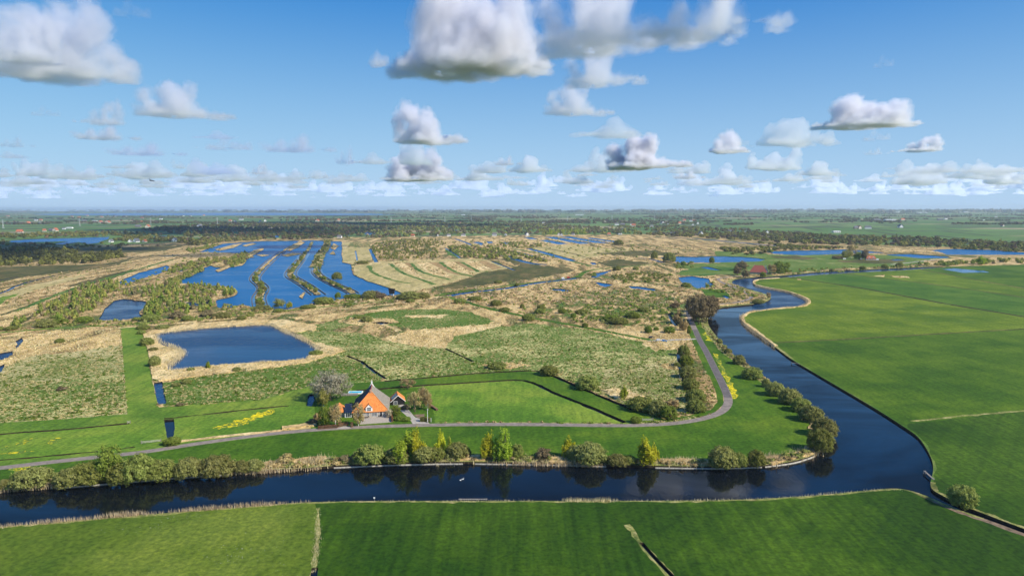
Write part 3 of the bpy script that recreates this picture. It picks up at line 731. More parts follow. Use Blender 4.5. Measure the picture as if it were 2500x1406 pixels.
def tile_ground():
    V, Fc, own = [], [], []
    for i, (nm, poly, mt, z, side) in enumerate(LAYERS):
        n = len(V)
        # counter-clockwise, no repeated points
        pts = []
        for p in poly:
            if not pts or math.hypot(p[0] - pts[-1][0], p[1] - pts[-1][1]) > 0.05:
                pts.append(p)
        A = sum(pts[k][0] * pts[(k + 1) % len(pts)][1] - pts[(k + 1) % len(pts)][0] * pts[k][1] for k in range(len(pts)))
        if A < 0:
            pts.reverse()
        V += [Vector(p) for p in pts]
        Fc.append(list(range(n, n + len(pts))))
    ov, oe, of, _, _, orig = geometry.delaunay_2d_cdt(V, [], Fc, 0, 1e-3, True)
    top = [max(o) if o else -1 for o in orig]
    edge = {}
    for fi, f in enumerate(of):
        for k in range(len(f)):
            a, b_ = f[k], f[(k + 1) % len(f)]
            edge.setdefault((min(a, b_), max(a, b_)), []).append((fi, a, b_))
    per = {}
    for fi, f in enumerate(of):
        if top[fi] >= 0:
            per.setdefault(top[fi], []).append(f)
    skirts = {}
    for e, lst in edge.items():
        if len(lst) != 2:
            continue
        (f0, a, b_), (f1, _, _) = lst
        t0, t1 = top[f0], top[f1]
        if t0 < 0 or t1 < 0 or LAYERS[t0][3] == LAYERS[t1][3]:
            continue
        hi, lo, p, q = (t0, t1, a, b_) if LAYERS[t0][3] > LAYERS[t1][3] else (t1, t0, b_, a)
        skirts.setdefault(hi, []).append((p, q, LAYERS[hi][3], LAYERS[lo][3], lo))
    for i, faces in per.items():
        nm, poly, mt, z, side = LAYERS[i]
        vid, vv, ff, mi = {}, [], [], []
        def vert(k, zz):
            key = (k, zz)
            if key not in vid:
                vid[key] = len(vv)
                vv.append((ov[k].x, ov[k].y, zz))
            return vid[key]
        for f in faces:
            g = [vert(k, z) for k in f]
            a, b_, c_ = (vv[g[0]], vv[g[1]], vv[g[2]])
            if (b_[0] - a[0]) * (c_[1] - a[1]) - (b_[1] - a[1]) * (c_[0] - a[0]) < 0:
                g.reverse()
            ff.append(g); mi.append(0)
        mats = [MATS[mt]]
        for p, q, zh, zl, lo in skirts.get(i, []):
            wet = LAYERS[lo][3] < 0
            m2 = MATS['soil'] if (wet and z < 0.3) else MATS[mt]
            if m2 not in mats:
                mats.append(m2)
            ff.append([vert(p, zh), vert(p, zl), vert(q, zl), vert(q, zh)]); mi.append(mats.index(m2))
        me = bpy.data.meshes.new(nm)
        me.from_pydata(vv, [], ff)
        for m_ in mats:
            me.materials.append(m_)
        me.polygons.foreach_set('material_index', mi)
        me.update()
        tag(link(bpy.data.objects.new(nm, me)), kind='structure')
    return len(ov)
NV = tile_ground()
print('ground vertices', NV)

# ------------------------------------------------------------------ vegetation
def leafmat(name, c1, c2, c3, trans=0.25):
    m = bpy.data.materials.new(name)
    m.use_nodes = True
    nt = m.node_tree
    nt.nodes.remove(nt.nodes['Principled BSDF'])
    oi = nt.nodes.new('ShaderNodeObjectInfo')
    n = noise(nt, pos(nt), 0.55, 3, 0.7)
    c = ramp(nt, n, [(0.38, c1), (0.50, c2), (0.62, c3)])
    hv = nt.nodes.new('ShaderNodeHueSaturation')
    nt.links.new(math_n(nt, 'ADD', math_n(nt, 'MULTIPLY', oi.outputs['Random'], 0.03), 0.49), hv.inputs['Hue'])
    nt.links.new(math_n(nt, 'ADD', math_n(nt, 'MULTIPLY', oi.outputs['Random'], 0.4), 0.8), hv.inputs['Value'])
    nt.links.new(c, hv.inputs['Color'])
    d = nt.nodes.new('ShaderNodeBsdfDiffuse')
    t = nt.nodes.new('ShaderNodeBsdfTranslucent')
    mx = nt.nodes.new('ShaderNodeMixShader')
    mx.inputs[0].default_value = trans
    nt.links.new(hv.outputs[0], d.inputs[0]); nt.links.new(hv.outputs[0], t.inputs[0])
    nt.links.new(d.outputs[0], mx.inputs[1]); nt.links.new(t.outputs[0], mx.inputs[2])
    nt.links.new(mx.outputs[0], nt.nodes['Material Output'].inputs[0])
    MATS[name] = m
    return m

leafmat('leaf_willow', (0.185, 0.19, 0.052), (0.27, 0.27, 0.08), (0.36, 0.345, 0.12), 0.3)
leafmat('leaf_olive', (0.16, 0.18, 0.038), (0.24, 0.255, 0.06), (0.33, 0.335, 0.095), 0.3)
leafmat('leaf_green', (0.13, 0.175, 0.025), (0.2, 0.25, 0.04), (0.29, 0.335, 0.065), 0.3)
leafmat('leaf_yellow', (0.33, 0.34, 0.02), (0.48, 0.47, 0.03), (0.62, 0.57, 0.06), 0.35)
leafmat('leaf_lime', (0.2, 0.27, 0.02), (0.31, 0.38, 0.035), (0.43, 0.48, 0.07), 0.35)
leafmat('twig_grey', (0.22, 0.195, 0.13), (0.34, 0.305, 0.21), (0.45, 0.41, 0.3), 0.15)
leafmat('twig_brown', (0.112, 0.083, 0.045), (0.188, 0.143, 0.075), (0.285, 0.217, 0.120), 0.1)
leafmat('twig_tan', (0.225, 0.158, 0.068), (0.360, 0.255, 0.112), (0.510, 0.375, 0.180), 0.15)
leafmat('leaf_birch', (0.180, 0.188, 0.042), (0.300, 0.285, 0.068), (0.450, 0.390, 0.105), 0.3)
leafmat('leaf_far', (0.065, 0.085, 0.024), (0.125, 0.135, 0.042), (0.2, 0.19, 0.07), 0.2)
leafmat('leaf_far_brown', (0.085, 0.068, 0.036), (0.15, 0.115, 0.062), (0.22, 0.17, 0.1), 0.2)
leafmat('hedge_brown', (0.149, 0.069, 0.029), (0.253, 0.115, 0.052), (0.345, 0.184, 0.081), 0.15)
leafmat('hedge_green', (0.103, 0.161, 0.014), (0.196, 0.241, 0.023), (0.345, 0.345, 0.034), 0.2)
leafmat('blossom', (0.402, 0.345, 0.184), (0.690, 0.575, 0.345), (0.850, 0.805, 0.575), 0.2)
leafmat('reed_leaf', (.50, .385, .21), (.67, .53, .31), (.80, .66, .42), .35)
plain('bark', (0.12, 0.095, 0.065), 0.95, 0.35, 2.0)
plain('birch_bark', (0.62, 0.58, 0.52), 0.85, 0.4, 3.0)

def leaf_mesh(name, P, N, size, mat, rng, stretch=1.0, up=False):
    """one small triangle a leaf or twig, facing roughly along N"""
    n = len(P)
    P = np.asarray(P); N = np.asarray(N)
    N = N + rng.normal(0, 0.55, (n, 3))
    N /= np.linalg.norm(N, axis=1)[:, None] + 1e-9
    a = rng.normal(0, 1, (n, 3))
    if up:
        a = a * 0.45 + np.array([0, 0, 1.0])
    a -= (a * N).sum(1)[:, None] * N
    a /= np.linalg.norm(a, axis=1)[:, None] + 1e-9
    b_ = np.cross(N, a)
    s = size * rng.uniform(0.6, 1.4, (n, 1))
    v = np.stack([P + a * s * stretch, P - a * s * stretch * 0.6 + b_ * s * 0.8, P - a * s * stretch * 0.6 - b_ * s * 0.8], 1).reshape(-1, 3)
    f = np.arange(3 * n).reshape(-1, 3)
    me = bpy.data.meshes.new(name)
    me.vertices.add(3 * n); me.vertices.foreach_set('co', v.astype(np.float32).ravel())
    me.loops.add(3 * n); me.loops.foreach_set('vertex_index', f.ravel().astype(np.int32))
    me.polygons.add(n); me.polygons.foreach_set('loop_start', (np.arange(n) * 3).astype(np.int32))
    me.materials.append(MATS[mat])
    me.update(calc_edges=True)
    return me

def dome(rng, n, clumps, rx, ry, h, low=0.0, shell=0.55, spread=0.17, top=1.0):
    """points in clumps through the volume of a rounded crown, with outward normals"""
    u = rng.uniform(0, 2 * np.pi, clumps)
    cz = rng.uniform(-0.55 if low < 0.1 else -0.9, 1, clumps)
    r = np.sqrt(np.maximum(0, 1 - cz ** 2))
    rad = shell + (1 - shell) * rng.random(clumps) ** 0.5
    c = np.stack([np.cos(u) * r, np.sin(u) * r, cz], 1) * rad[:, None]
    c *= rng.uniform(0.82, 1.12, (clumps, 1))
    k = rng.integers(0, clumps, n)
    g = rng.normal(0, 1, (n, 3)); g /= np.linalg.norm(g, axis=1)[:, None]
    g *= spread * rng.uniform(0.75, 1.25, clumps)[k][:, None] * (rng.random((n, 1)) ** 0.35) * 1.6
    p = c[k] + g
    nrm = g / (np.linalg.norm(g, axis=1)[:, None] + 1e-9) + 0.7 * p
    p[:, 2] = np.maximum(p[:, 2], -0.72)
    P = np.stack([p[:, 0] * rx, p[:, 1] * ry, low * h + (p[:, 2] + 0.72) / 1.72 * h * (1 - low) * top], 1)
    return P, nrm, c

def stems(name, h, spreadr, rng, n=6, r0=0.18, mat='bark', base=0.0):
    mb = MB()
    for i in range(n):
        a = rng.uniform(0, 6.28); q = rng.uniform(0.3, 1) * spreadr
        mb.tube([(0.15 * math.cos(a), 0.15 * math.sin(a), -0.3), (q * .4 * math.cos(a), q * .4 * math.sin(a), h * .4), (q * math.cos(a), q * math.sin(a), h * .8)], [r0, r0 * .7, r0 * .25], 5)
    return mb.mesh(name, MATS[mat])

def tree_trunk(name, h, crown_r, rng, r0=0.3, mat='bark', limbs=7, fork=0.3):
    mb = MB()
    lean = rng.normal(0, 0.03, 2) * h
    pts = [(lean[0] * t, lean[1] * t, h * t - 0.3 * (1 - t)) for t in (0, .25, .5, .75, .95)]
    mb.tube(pts, [r0, r0 * .8, r0 * .6, r0 * .35, r0 * .1], 7)
    for i in range(limbs):
        t = rng.uniform(fork, .8); a = 6.28 * (i + rng.random()) / limbs; q = crown_r * rng.uniform(.55, .95) * (1.1 - .4 * t)
        s = Vector((lean[0] * t, lean[1] * t, h * t))
        e = s + Vector((math.cos(a) * q, math.sin(a) * q, h * rng.uniform(.14, .32)))
        mb.tube([s, s.lerp(e, .5) + Vector((0, 0, -.03 * h)), e], [r0 * .5 * (1.1 - t), r0 * .3 * (1.1 - t), r0 * .1], 5)
    return mb.mesh(name, MATS[mat])

# every kind: reference width 8 m, height 6 m (bush) or 14 m (tree); copies are scaled
KINDS = {}
def bush_kind(key, mat, seed, n=6400, clumps=260, size=0.18, shell=.72, spread=.12, stretch=2.0):
    out = []
    for k in range(3):
        rng = np.random.default_rng(seed * 10 + k)
        P, N, c = dome(rng, n, clumps, 4.0, 4.0, 6.0, 0.0, shell, spread)
        out.append((leaf_mesh('crown', P, N, size, mat, rng, stretch, True), stems('stems', 5.0, 3.0, rng), 8.0, 6.0))
    KINDS[key] = out
bush_kind('willow', 'leaf_willow', 1)
bush_kind('olive', 'leaf_olive', 2)
bush_kind('green', 'leaf_green', 3)
bush_kind('greybush', 'twig_grey', 4, 3000, 50, .26, .4, .2, 1.8)
bush_kind('brownbush', 'twig_brown', 5, 2600, 45, .26, .4, .2, 1.8)
bush_kind('tanbush', 'twig_tan', 6, 2600, 45, .26, .4, .2, 1.8)

def tree_kind(key, mat, seed, trunk='bark', n=4200, clumps=80, low=.22, shell=.45, spread=.17, size=.28, stretch=1.3, r0=.3, w=9.0, h=14.0, limbs=8):
    out = []
    for k in range(3):
        rng = np.random.default_rng(seed * 10 + k)
        P, N, c = dome(rng, n, clumps, w / 2, w / 2, h, low, shell, spread)
        out.append((leaf_mesh('crown', P, N, size, mat, rng, stretch, True), tree_trunk('trunk', h * .9, w / 2, rng, r0, trunk, limbs), w, h))
    KINDS[key] = out
tree_kind('greytree', 'twig_grey', 11, n=6500, clumps=120, shell=.35, size=.22, stretch=2.2, r0=.45, w=17, h=15, limbs=14)
tree_kind('browntree', 'twig_brown', 12, n=5600, clumps=90, low=.16, shell=.3, size=.26, stretch=2.0, r0=.4, w=12, h=18, limbs=12)
tree_kind('baretree', 'twig_tan', 13, n=1500, clumps=50, shell=.3, size=.16, stretch=3.0, r0=.4, w=9, h=12, limbs=18)
tree_kind('birch', 'leaf_birch', 14, 'birch_bark', n=2600, clumps=55, low=.14, shell=.3, spread=.2, size=.2, stretch=1.8, r0=.22, w=6.5, h=12)
tree_kind('tantree', 'twig_tan', 15, 'birch_bark', n=2300, clumps=50, low=.16, shell=.3, spread=.2, size=.18, stretch=2.0, r0=.22, w=6.5, h=12)
tree_kind('greentree', 'leaf_green', 16, n=3600, clumps=70, low=.14, w=7, h=11, size=.24)

def spire_kind(key, mat, seed, n=3400, lobes=4):
    out = []
    for k in range(3):
        rng = np.random.default_rng(seed * 10 + k)
        PP, NN = [], []
        for j in range(lobes):
            hh = 15.0 * (1 if j == 0 else rng.uniform(.5, .85))
            cx, cy = (0, 0) if j == 0 else (rng.uniform(-2.6, 2.6), rng.uniform(-2.2, 2.2))
            P, N, c = dome(rng, n // lobes + 120, 40, 1.8, 1.8, hh * .95, 0.06, .3, .2)
            # narrow towards the top
            t = P[:, 2] / hh
            P[:, :2] *= (1.05 - .12 * t ** 2)[:, None]
            P[:, 0] += cx * (1 - .25 * t); P[:, 1] += cy
            PP.append(P); NN.append(N)
        out.append((leaf_mesh('crown', np.concatenate(PP), np.concatenate(NN), .22, mat, rng, 1.7, True), tree_trunk('trunk', 13, 2.2, rng, .26, 'bark', 7, .2), 5.6, 15.0))
    KINDS[key] = out
spire_kind('yellowpoplar', 'leaf_yellow', 21)
spire_kind('limepoplar', 'leaf_lime', 22)

VR = random.Random(5)
ORD = 'first second third fourth fifth sixth seventh eighth ninth tenth eleventh twelfth thirteenth fourteenth fifteenth sixteenth seventeenth eighteenth nineteenth'.split()
TENS = 'twentieth thirtieth fortieth fiftieth sixtieth seventieth'.split()
TEN_ = 'twenty thirty forty fifty sixty seventy'.split()
def nth(i):                      # 0 -> first
    n = i + 1
    if n < 20:
        return ORD[n - 1]
    return TENS[n // 10 - 2] if n % 10 == 0 else TEN_[n // 10 - 2] + ' ' + ORD[n % 10 - 1]
def plant(name, kind, px, py, wpx, hpx, label, cat, group=None, parts=True, loc=None):
    p = loc or at(px, py)
    s = mpp(p)
    crown, trunk, W, Hh = VR.choice(KINDS[kind])
    root = empty(name, (p.x, p.y, 0), VR.uniform(0, 6.28))
    sx = wpx * s / W * .93
    root.scale = (sx, sx * VR.uniform(.85, 1.1), hpx * s / Hh * (.80 if name == 'willow_bush' else .95))
    link(bpy.data.objects.new('trunk' if name != 'willow_bush' else 'stems', trunk), root)
    link(bpy.data.objects.new('crown', crown), root)
    return tag(root, label, cat, group)

G_N = 'trees and bushes on the north river bank'
B = 'willow_bush'
NEAR = [
 (B, 'willow', 78, 1183, 98, 48, 'olive willow bush at the water edge, leftmost on the river bank'),
 (B, 'willow', 14, 1188, 40, 22, 'low willow cut by the left edge of the picture, in reeds by the river'),
 (B, 'willow', 172, 1184, 74, 50, 'olive willow bush at the left end of the long thicket by the river'),
 (B, 'olive', 216, 1178, 80, 60, 'second willow from the left end of the long riverside thicket'),
 ('tree', 'greentree', 268, 1172, 62, 92, 'slender light green tree rising out of the riverside thicket in front of the road'),
 (B, 'olive', 300, 1176, 70, 58, 'olive bush in the riverside thicket right below the slender light green tree'),
 (B, 'olive', 342, 1172, 92, 76, 'tallest rounded bush in the middle of the long riverside thicket'),
 (B, 'olive', 396, 1167, 74, 54, 'olive bush right of the tallest one in the riverside thicket'),
 (B, 'willow', 462, 1162, 78, 54, 'rounded grey green willow near the right end of the riverside thicket'),
 (B, 'willow', 530, 1158, 88, 56, 'large rounded willow ending the riverside thicket on the right'),
 (B, 'willow', 590, 1151, 42, 34, 'small willow just right of the long thicket, beside tan reeds'),
 (B, 'willow', 622, 1147, 46, 32, 'small rounded willow left of the wide tan reed belt'),
 (B, 'tanbush', 700, 1128, 40, 22, 'low tan shrub among the tall reeds by the river'),
 (B, 'brownbush', 842, 1127, 34, 20, 'low brown shrub right of the grass gap in the reed belt'),
 (B, 'tanbush', 866, 1128, 18, 30, 'thin tan shrub between the grass gap and the broad round willow'),
 (B, 'olive', 902, 1127, 80, 50, 'broad round willow left of the yellow poplars, above the timber edging'),
 (B, 'willow', 966, 1127, 58, 40, 'grey green willow at the left foot of the broad poplar group'),
 ('poplar_tree', 'limepoplar', 996, 1122, 62, 82, 'broad lime green poplar in front of the farm driveway'),
 ('poplar_tree', 'yellowpoplar', 1016, 1118, 42, 84, 'yellow poplar rising behind the broad lime green one'),
 (B, 'willow', 1034, 1124, 54, 42, 'grey green willow below the two tall poplars by the driveway'),
 (B, 'olive', 1064, 1120, 50, 34, 'olive bush between the tall poplars and the narrow yellow one'),
 ('poplar_tree', 'yellowpoplar', 1077, 1108, 34, 68, 'narrow yellow poplar, middle of the riverside row'),
 ('poplar_tree', 'limepoplar', 1098, 1112, 26, 54, 'small lime poplar leaning on the narrow yellow one'),
 (B, 'willow', 1118, 1114, 58, 40, 'pale grey green bush right of the narrow yellow poplar'),
 (B, 'olive', 1138, 1112, 26, 22, 'little green bush at the right foot of the pale grey green bush'),
 ('poplar_tree', 'yellowpoplar', 1194, 1120, 40, 78, 'golden yellow poplar touching the tall green one'),
 ('poplar_tree', 'limepoplar', 1232, 1124, 54, 90, 'tall fresh green poplar beside the golden one'),
 (B, 'olive', 1262, 1116, 36, 40, 'olive bush at the right foot of the tall green poplar'),
 (B, 'brownbush', 1327, 1117, 46, 30, 'brown leafless bush alone in the reeds between the poplar pairs'),
 ('poplar_tree', 'yellowpoplar', 1386, 1114, 32, 54, 'single small yellow poplar left of the biggest round willow'),
 (B, 'willow', 1406, 1121, 48, 40, 'brownish willow between the single small poplar and the biggest round willow'),
 (B, 'willow', 1440, 1128, 82, 58, 'biggest round willow dome on the river bank'),
 (B, 'willow', 1508, 1133, 56, 28, 'low willow scrub hanging over the water left of the bright yellow birch'),
 (B, 'olive', 1536, 1131, 36, 24, 'low olive scrub at the left foot of the bright yellow birch'),
 ('poplar_tree', 'yellowpoplar', 1572, 1133, 50, 76, 'bright yellow green birch alone near the right end of the bank'),
 ('poplar_tree', 'yellowpoplar', 1596, 1127, 24, 50, 'short yellow birch at the right side of the bright yellow one'),
 (B, 'willow', 1764, 1138, 82, 58, 'wide willow with bare stems in the bend of the river bank'),
 (B, 'olive', 1804, 1138, 40, 42, 'smaller olive willow leaning against the wide one in the bend'),
 (B, 'olive', 1846, 1136, 48, 46, 'round olive willow left of the pale reeds in the river bend'),
 (B, 'olive', 2002, 1100, 62, 64, 'dark olive willow at the tip of the river bend, nearest the water'),
 (B, 'willow', 2012, 1062, 60, 52, 'tall willow behind the one at the tip of the river bend'),
 (B, 'willow', 1980, 1026, 62, 44, 'round willow third from the tip of the river bend'),
 (B, 'olive', 1954, 1002, 52, 38, 'olive willow in the middle of the row along the east bank'),
 (B, 'willow', 1928, 984, 56, 44, 'willow at the upper part of the row along the east bank'),
 (B, 'willow', 1892, 964, 48, 38, 'first willow of the closed row on the east bank, seen from the farm'),
 (B, 'willow', 1870, 944, 20, 24, 'slim willow between the closed row and the round single bush'),
 (B, 'olive', 1836, 923, 50, 32, 'round single bush on the east bank below the yellow roadside flowers'),
 (B, 'willow', 1804, 888, 32, 26, 'small round bush on the east bank beside the road'),
 (B, 'willow', 1778, 862, 20, 14, 'low bush on the east bank halfway between road bend and tall trees'),
 (B, 'willow', 1756, 838, 14, 14, 'tiny bush on the east bank nearest the tall trees'),
 (B, 'olive', 2350, 1234, 68, 62, 'lone willow overhanging the side ditch in the right foreground'),
 (B, 'olive', 1669, 868, 30, 32, 'topmost bush of the hedge running beside the road'),
 (B, 'green', 1675, 894, 32, 34, 'second bush from the top of the roadside hedge'),
 (B, 'willow', 1679, 921, 42, 34, 'third bush from the top of the roadside hedge'),
 (B, 'olive', 1686, 949, 42, 32, 'fourth bush from the top of the roadside hedge'),
 (B, 'olive', 1698, 979, 50, 36, 'fifth bush from the top of the roadside hedge'),
 (B, 'olive', 1698, 1005, 50, 36, 'lowest and nearest bush of the roadside hedge'),
 (B, 'olive', 1654, 895, 18, 14, 'little bush standing left of the roadside hedge'),
 (B, 'olive', 1566, 999, 72, 36, 'wide low willow at the left of the clump inside the road bend'),
 (B, 'willow', 1606, 1012, 50, 42, 'grey green willow in the middle of the clump inside the road bend'),
 (B, 'green', 1632, 1021, 44, 38, 'green willow nearest the road in the clump inside the road bend'),
 (B, 'tanbush', 1642, 992, 34, 20, 'low reddish shrub behind the clump inside the road bend'),
 ('birch_tree', 'limepoplar', 1523, 974, 22, 38, 'small yellow green birch standing in pale reeds on the dike'),
 (B, 'olive', 1434, 948, 56, 36, 'round willow on the far ditch edge, right of the farm field'),
 (B, 'olive', 1340, 915, 48, 28, 'round willow at the top corner of the dike round the farm field'),
 (B, 'olive', 1213, 898, 48, 16, 'flat wide bush on tan reeds behind the dike'),
 (B, 'green', 1552, 1031, 28, 18, 'small dark green bush where the farm ditch meets the road'),
 ('tall_tree', 'browntree', 1690, 772, 46, 52, 'bare brown tree left of the lane, at the back of the roadside grove'),
 ('tall_tree', 'browntree', 1706, 792, 56, 68, 'tall bare brown tree at the front of the roadside grove'),
 ('tall_tree', 'browntree', 1724, 786, 52, 66, 'tall bare brown tree at the front right of the roadside grove'),
 ('tall_tree', 'browntree', 1736, 770, 38, 52, 'bare brown tree at the right end of the roadside grove, by the river'),
 ('tall_tree', 'browntree', 1712, 762, 46, 44, 'bare brown tree hidden in the middle of the roadside grove'),
 (B, 'tanbush', 1655, 790, 24, 36, 'sparse tan shrub left of the lane below the grove'),
 (B, 'tanbush', 1668, 806, 22, 34, 'sparse brown shrub at the ditch where the lane leaves the grove'),
 (B, 'brownbush', 1648, 752, 28, 18, 'low brown scrub at the left of the roadside grove'),
 (B, 'green', 1682, 815, 10, 24, 'narrow green shrub on the verge where the lane leaves the grove'),
 ('tall_tree', 'greytree', 807, 977, 98, 76, 'big round pale grey leafless tree behind the farmhouse'),
 ('birch_tree', 'birch', 790, 991, 38, 46, 'olive yellow birch in front of the big grey tree'),
 ('birch_tree', 'greentree', 793, 1041, 32, 56, 'dark green slim tree left of the house, beside the brown hedge'),
 ('birch_tree', 'tantree', 819, 1040, 42, 60, 'brownish birch in front of the small orange roof'),
 ('birch_tree', 'tantree', 875, 1039, 34, 62, 'brownish birch with white trunk right in front of the orange gable'),
 ('small_tree', 'greentree', 968, 1016, 24, 30, 'small green tree between the terrace and the driveway'),
 ('bare_tree', 'baretree', 1013, 1005, 42, 58, 'bare branching tree beside the dark shed'),
 ('birch_tree', 'tantree', 1030, 978, 22, 38, 'farthest birch in the short row right of the shed'),
 ('birch_tree', 'tantree', 1035, 985, 22, 40, 'second farthest birch in the short row right of the shed'),
 ('birch_tree', 'tantree', 1040, 993, 22, 44, 'third birch in the short row right of the shed'),
 ('birch_tree', 'tantree', 1045, 1001, 24, 48, 'nearest and tallest birch in the short row right of the shed'),
 ('bare_tree', 'baretree', 996, 948, 44, 26, 'faint grey leafless tree on the ditch behind the shed'),
 (B, 'green', 976, 1025, 24, 12, 'low green garden shrub left of the driveway mouth'),
 (B, 'green', 992, 1026, 22, 11, 'low green garden shrub beside the driveway mouth'),
 (B, 'brownbush', 990, 998, 26, 12, 'low brown shrub at the foot of the dark shed'),
 (B, 'tanbush', 774, 1026, 20, 22, 'pale dead shrub at the left corner of the farm garden'),
 (B, 'brownbush', 762, 1035, 26, 14, 'dark shrub at the ditch left of the brown hedge'),
 (B, 'green', 420, 1084, 44, 20, 'dark green bush beside the field gate and ditch end'),
 (B, 'olive', 358, 842, 34, 22, 'round bush at the top left corner of the pond'),
 (B, 'willow', 374, 856, 22, 10, 'flat bush in reeds left of the pond'),
 (B, 'willow', 378, 893, 28, 30, 'tall bush in reeds at the left side of the pond'),
 ('birch_tree', 'limepoplar', 508, 899, 14, 20, 'single small green tree on the near shore of the pond'),
 (B, 'willow', 578, 906, 22, 12, 'small bush in the reed belt on the near shore of the pond'),
 (B, 'willow', 466, 905, 20, 10, 'low bush left of the small tree on the pond shore'),
 (B, 'willow', 455, 935, 26, 14, 'bush on the rough grass below the pond'),
 (B, 'willow', 430, 942, 22, 10, 'low bush near the narrow blue ditch below the pond'),
 (B, 'brownbush', 150, 952, 26, 10, 'dark brown heap like shrub in the rough field at the left'),
 (B, 'brownbush', 440, 990, 22, 8, 'low brown shrub just above the ditch left of the farm'),
 (B, 'olive', 146, 836, 24, 12, 'small bush in the tan reed field at the left'),
 (B, 'olive', 772, 865, 36, 12, 'low bush at the right corner of the pond'),
]
for nm, kind, x, y, w_, h_, lab in NEAR:
    plant(nm, kind, x, y, w_, h_, lab, 'bush' if nm == B else 'tree', None)

# marsh bushes that stand apart: one object each, alike ones share a label
G1 = 'scattered bushes in the marsh'
MID = {}
def bush_solo(kind, p, wm, hm, label, group, cat='bush', name='marsh_bush'):
    crown, trunk, W, Hh = VR.choice(KINDS[kind])
    o = bpy.data.objects.new(name, crown)
    o.location = (p.x, p.y, -0.1)
    o.rotation_euler = (0, 0, VR.uniform(0, 6.28))
    o.scale = (wm / W, wm / W * VR.uniform(.8, 1.2), hm / Hh)
    tag(link(o), label, cat, group)
    return o

SOLO = []
for x, y, w_, h_, kind in [(1290, 782, 30, 16, 'olive'), (1321, 755, 18, 12, 'olive'), (1318, 765, 26, 12, 'olive'), (1232, 760, 24, 10, 'olive'), (1275, 752, 14, 10, 'olive'), (1372, 764, 18, 12, 'green'), (1400, 776, 16, 12, 'green'), (1210, 746, 26, 14, 'olive'),
                           (1122, 740, 30, 12, 'olive'), (1160, 733, 30, 10, 'olive'), (895, 785, 26, 14, 'willow'), (875, 778, 20, 8, 'olive'), (1428, 798, 16, 10, 'green'), (1583, 812, 20, 16, 'green'), (1602, 806, 12, 8, 'green'), (1634, 812, 26, 14, 'green'),
                           (1510, 790, 40, 14, 'olive'), (1490, 782, 40, 12, 'green'), (1545, 775, 36, 12, 'green'), (1570, 760, 30, 10, 'olive'), (1420, 765, 34, 10, 'olive'), (1216, 692, 20, 8, 'olive'), (1262, 698, 14, 7, 'olive'),
                           (1675, 700, 22, 10, 'olive'), (1506, 660, 22, 10, 'olive'), (1552, 659, 14, 8, 'olive'), (1634, 640, 30, 22, 'olive'), (1597, 632, 16, 18, 'olive'), (1668, 648, 12, 10, 'green'), (1738, 642, 12, 14, 'green'), (1510, 598, 20, 12, 'olive'),
                           (823, 683, 24, 18, 'olive'), (682, 752, 30, 24, 'birch'), (708, 752, 20, 18, 'yellowpoplar'), (790, 741, 46, 16, 'olive'), (640, 757, 40, 12, 'willow'), (678, 762, 22, 9, 'olive'), (752, 752, 36, 8, 'olive'), (862, 728, 44, 10, 'green'),
                           (905, 728, 40, 18, 'willow'), (922, 728, 40, 16, 'brownbush'), (1000, 730, 50, 18, 'willow'), (1030, 728, 38, 14, 'willow'), (825, 728, 14, 14, 'green'), (850, 746, 20, 8, 'olive'), (1002, 738, 22, 8, 'olive'), (885, 644, 24, 7, 'olive'),
                           (112, 798, 46, 16, 'willow'), (432, 776, 36, 14, 'brownbush'), (458, 782, 30, 12, 'olive'), (366, 783, 36, 16, 'olive'), (334, 782, 20, 8, 'olive'), (505, 772, 34, 14, 'brownbush'), (540, 776, 36, 14, 'willow'), (590, 780, 20, 9, 'olive'),
                           (28, 805, 26, 10, 'olive'), (2, 806, 14, 9, 'olive'), (350, 803, 30, 10, 'olive'), (396, 802, 30, 9, 'willow'), (150, 790, 34, 12, 'green'), (205, 786, 34, 14, 'green'), (345, 815, 20, 10, 'olive')]:
    p = at(x, y)
    s = mpp(p)
    SOLO.append((x, y, w_, bush_solo(kind, p, w_ * s, h_ * s, 'bush', G1), kind))
# say where each stands: nearest landmark, side of it, and order among its like
MARK = [('the pond', 570, 850), ('the bird hide', 957, 715), ('the central green meadow', 1040, 782), ('the two parked cars', 1615, 832), ('the bare roadside grove', 1710, 770), ('the big lake', 720, 690), ('the smaller left pond', 300, 760),
        ('the dark sedge field', 1230, 672), ('the blue pool by the lane', 1700, 690), ('the long right lake', 1740, 634), ('the parallel blue ponds', 1420, 588), ('the central scrub', 1530, 760), ('the grass track', 320, 900)]
HUE = {'olive': 'olive', 'green': 'green', 'willow': 'grey green', 'brownbush': 'brown', 'birch': 'yellowish', 'yellowpoplar': 'yellow'}
cells = {}
for x, y, w_, o, kind in SOLO:
    nm, mx_, my_ = min(MARK, key=lambda m_: (m_[1] - x) ** 2 + (2.4 * (m_[2] - y)) ** 2)
    dx_, dy_ = x - mx_, 2.4 * (y - my_)
    side = ('right of' if dx_ > 0 else 'left of') if abs(dx_) > abs(dy_) else ('in front of' if dy_ > 0 else 'behind')
    cells.setdefault((HUE[kind], 'wide' if w_ > 27 else 'small', side, nm), []).append((x, o))
for (hue, size, side, nm), lst in cells.items():
    lst.sort(key=lambda t_: t_[0])
    for i, (x, o) in enumerate(lst):
        o['label'] = '%s %s bush %s %s' % (size, hue, side, nm) + ('' if len(lst) == 1 else ', %s such from the left' % nth(i))
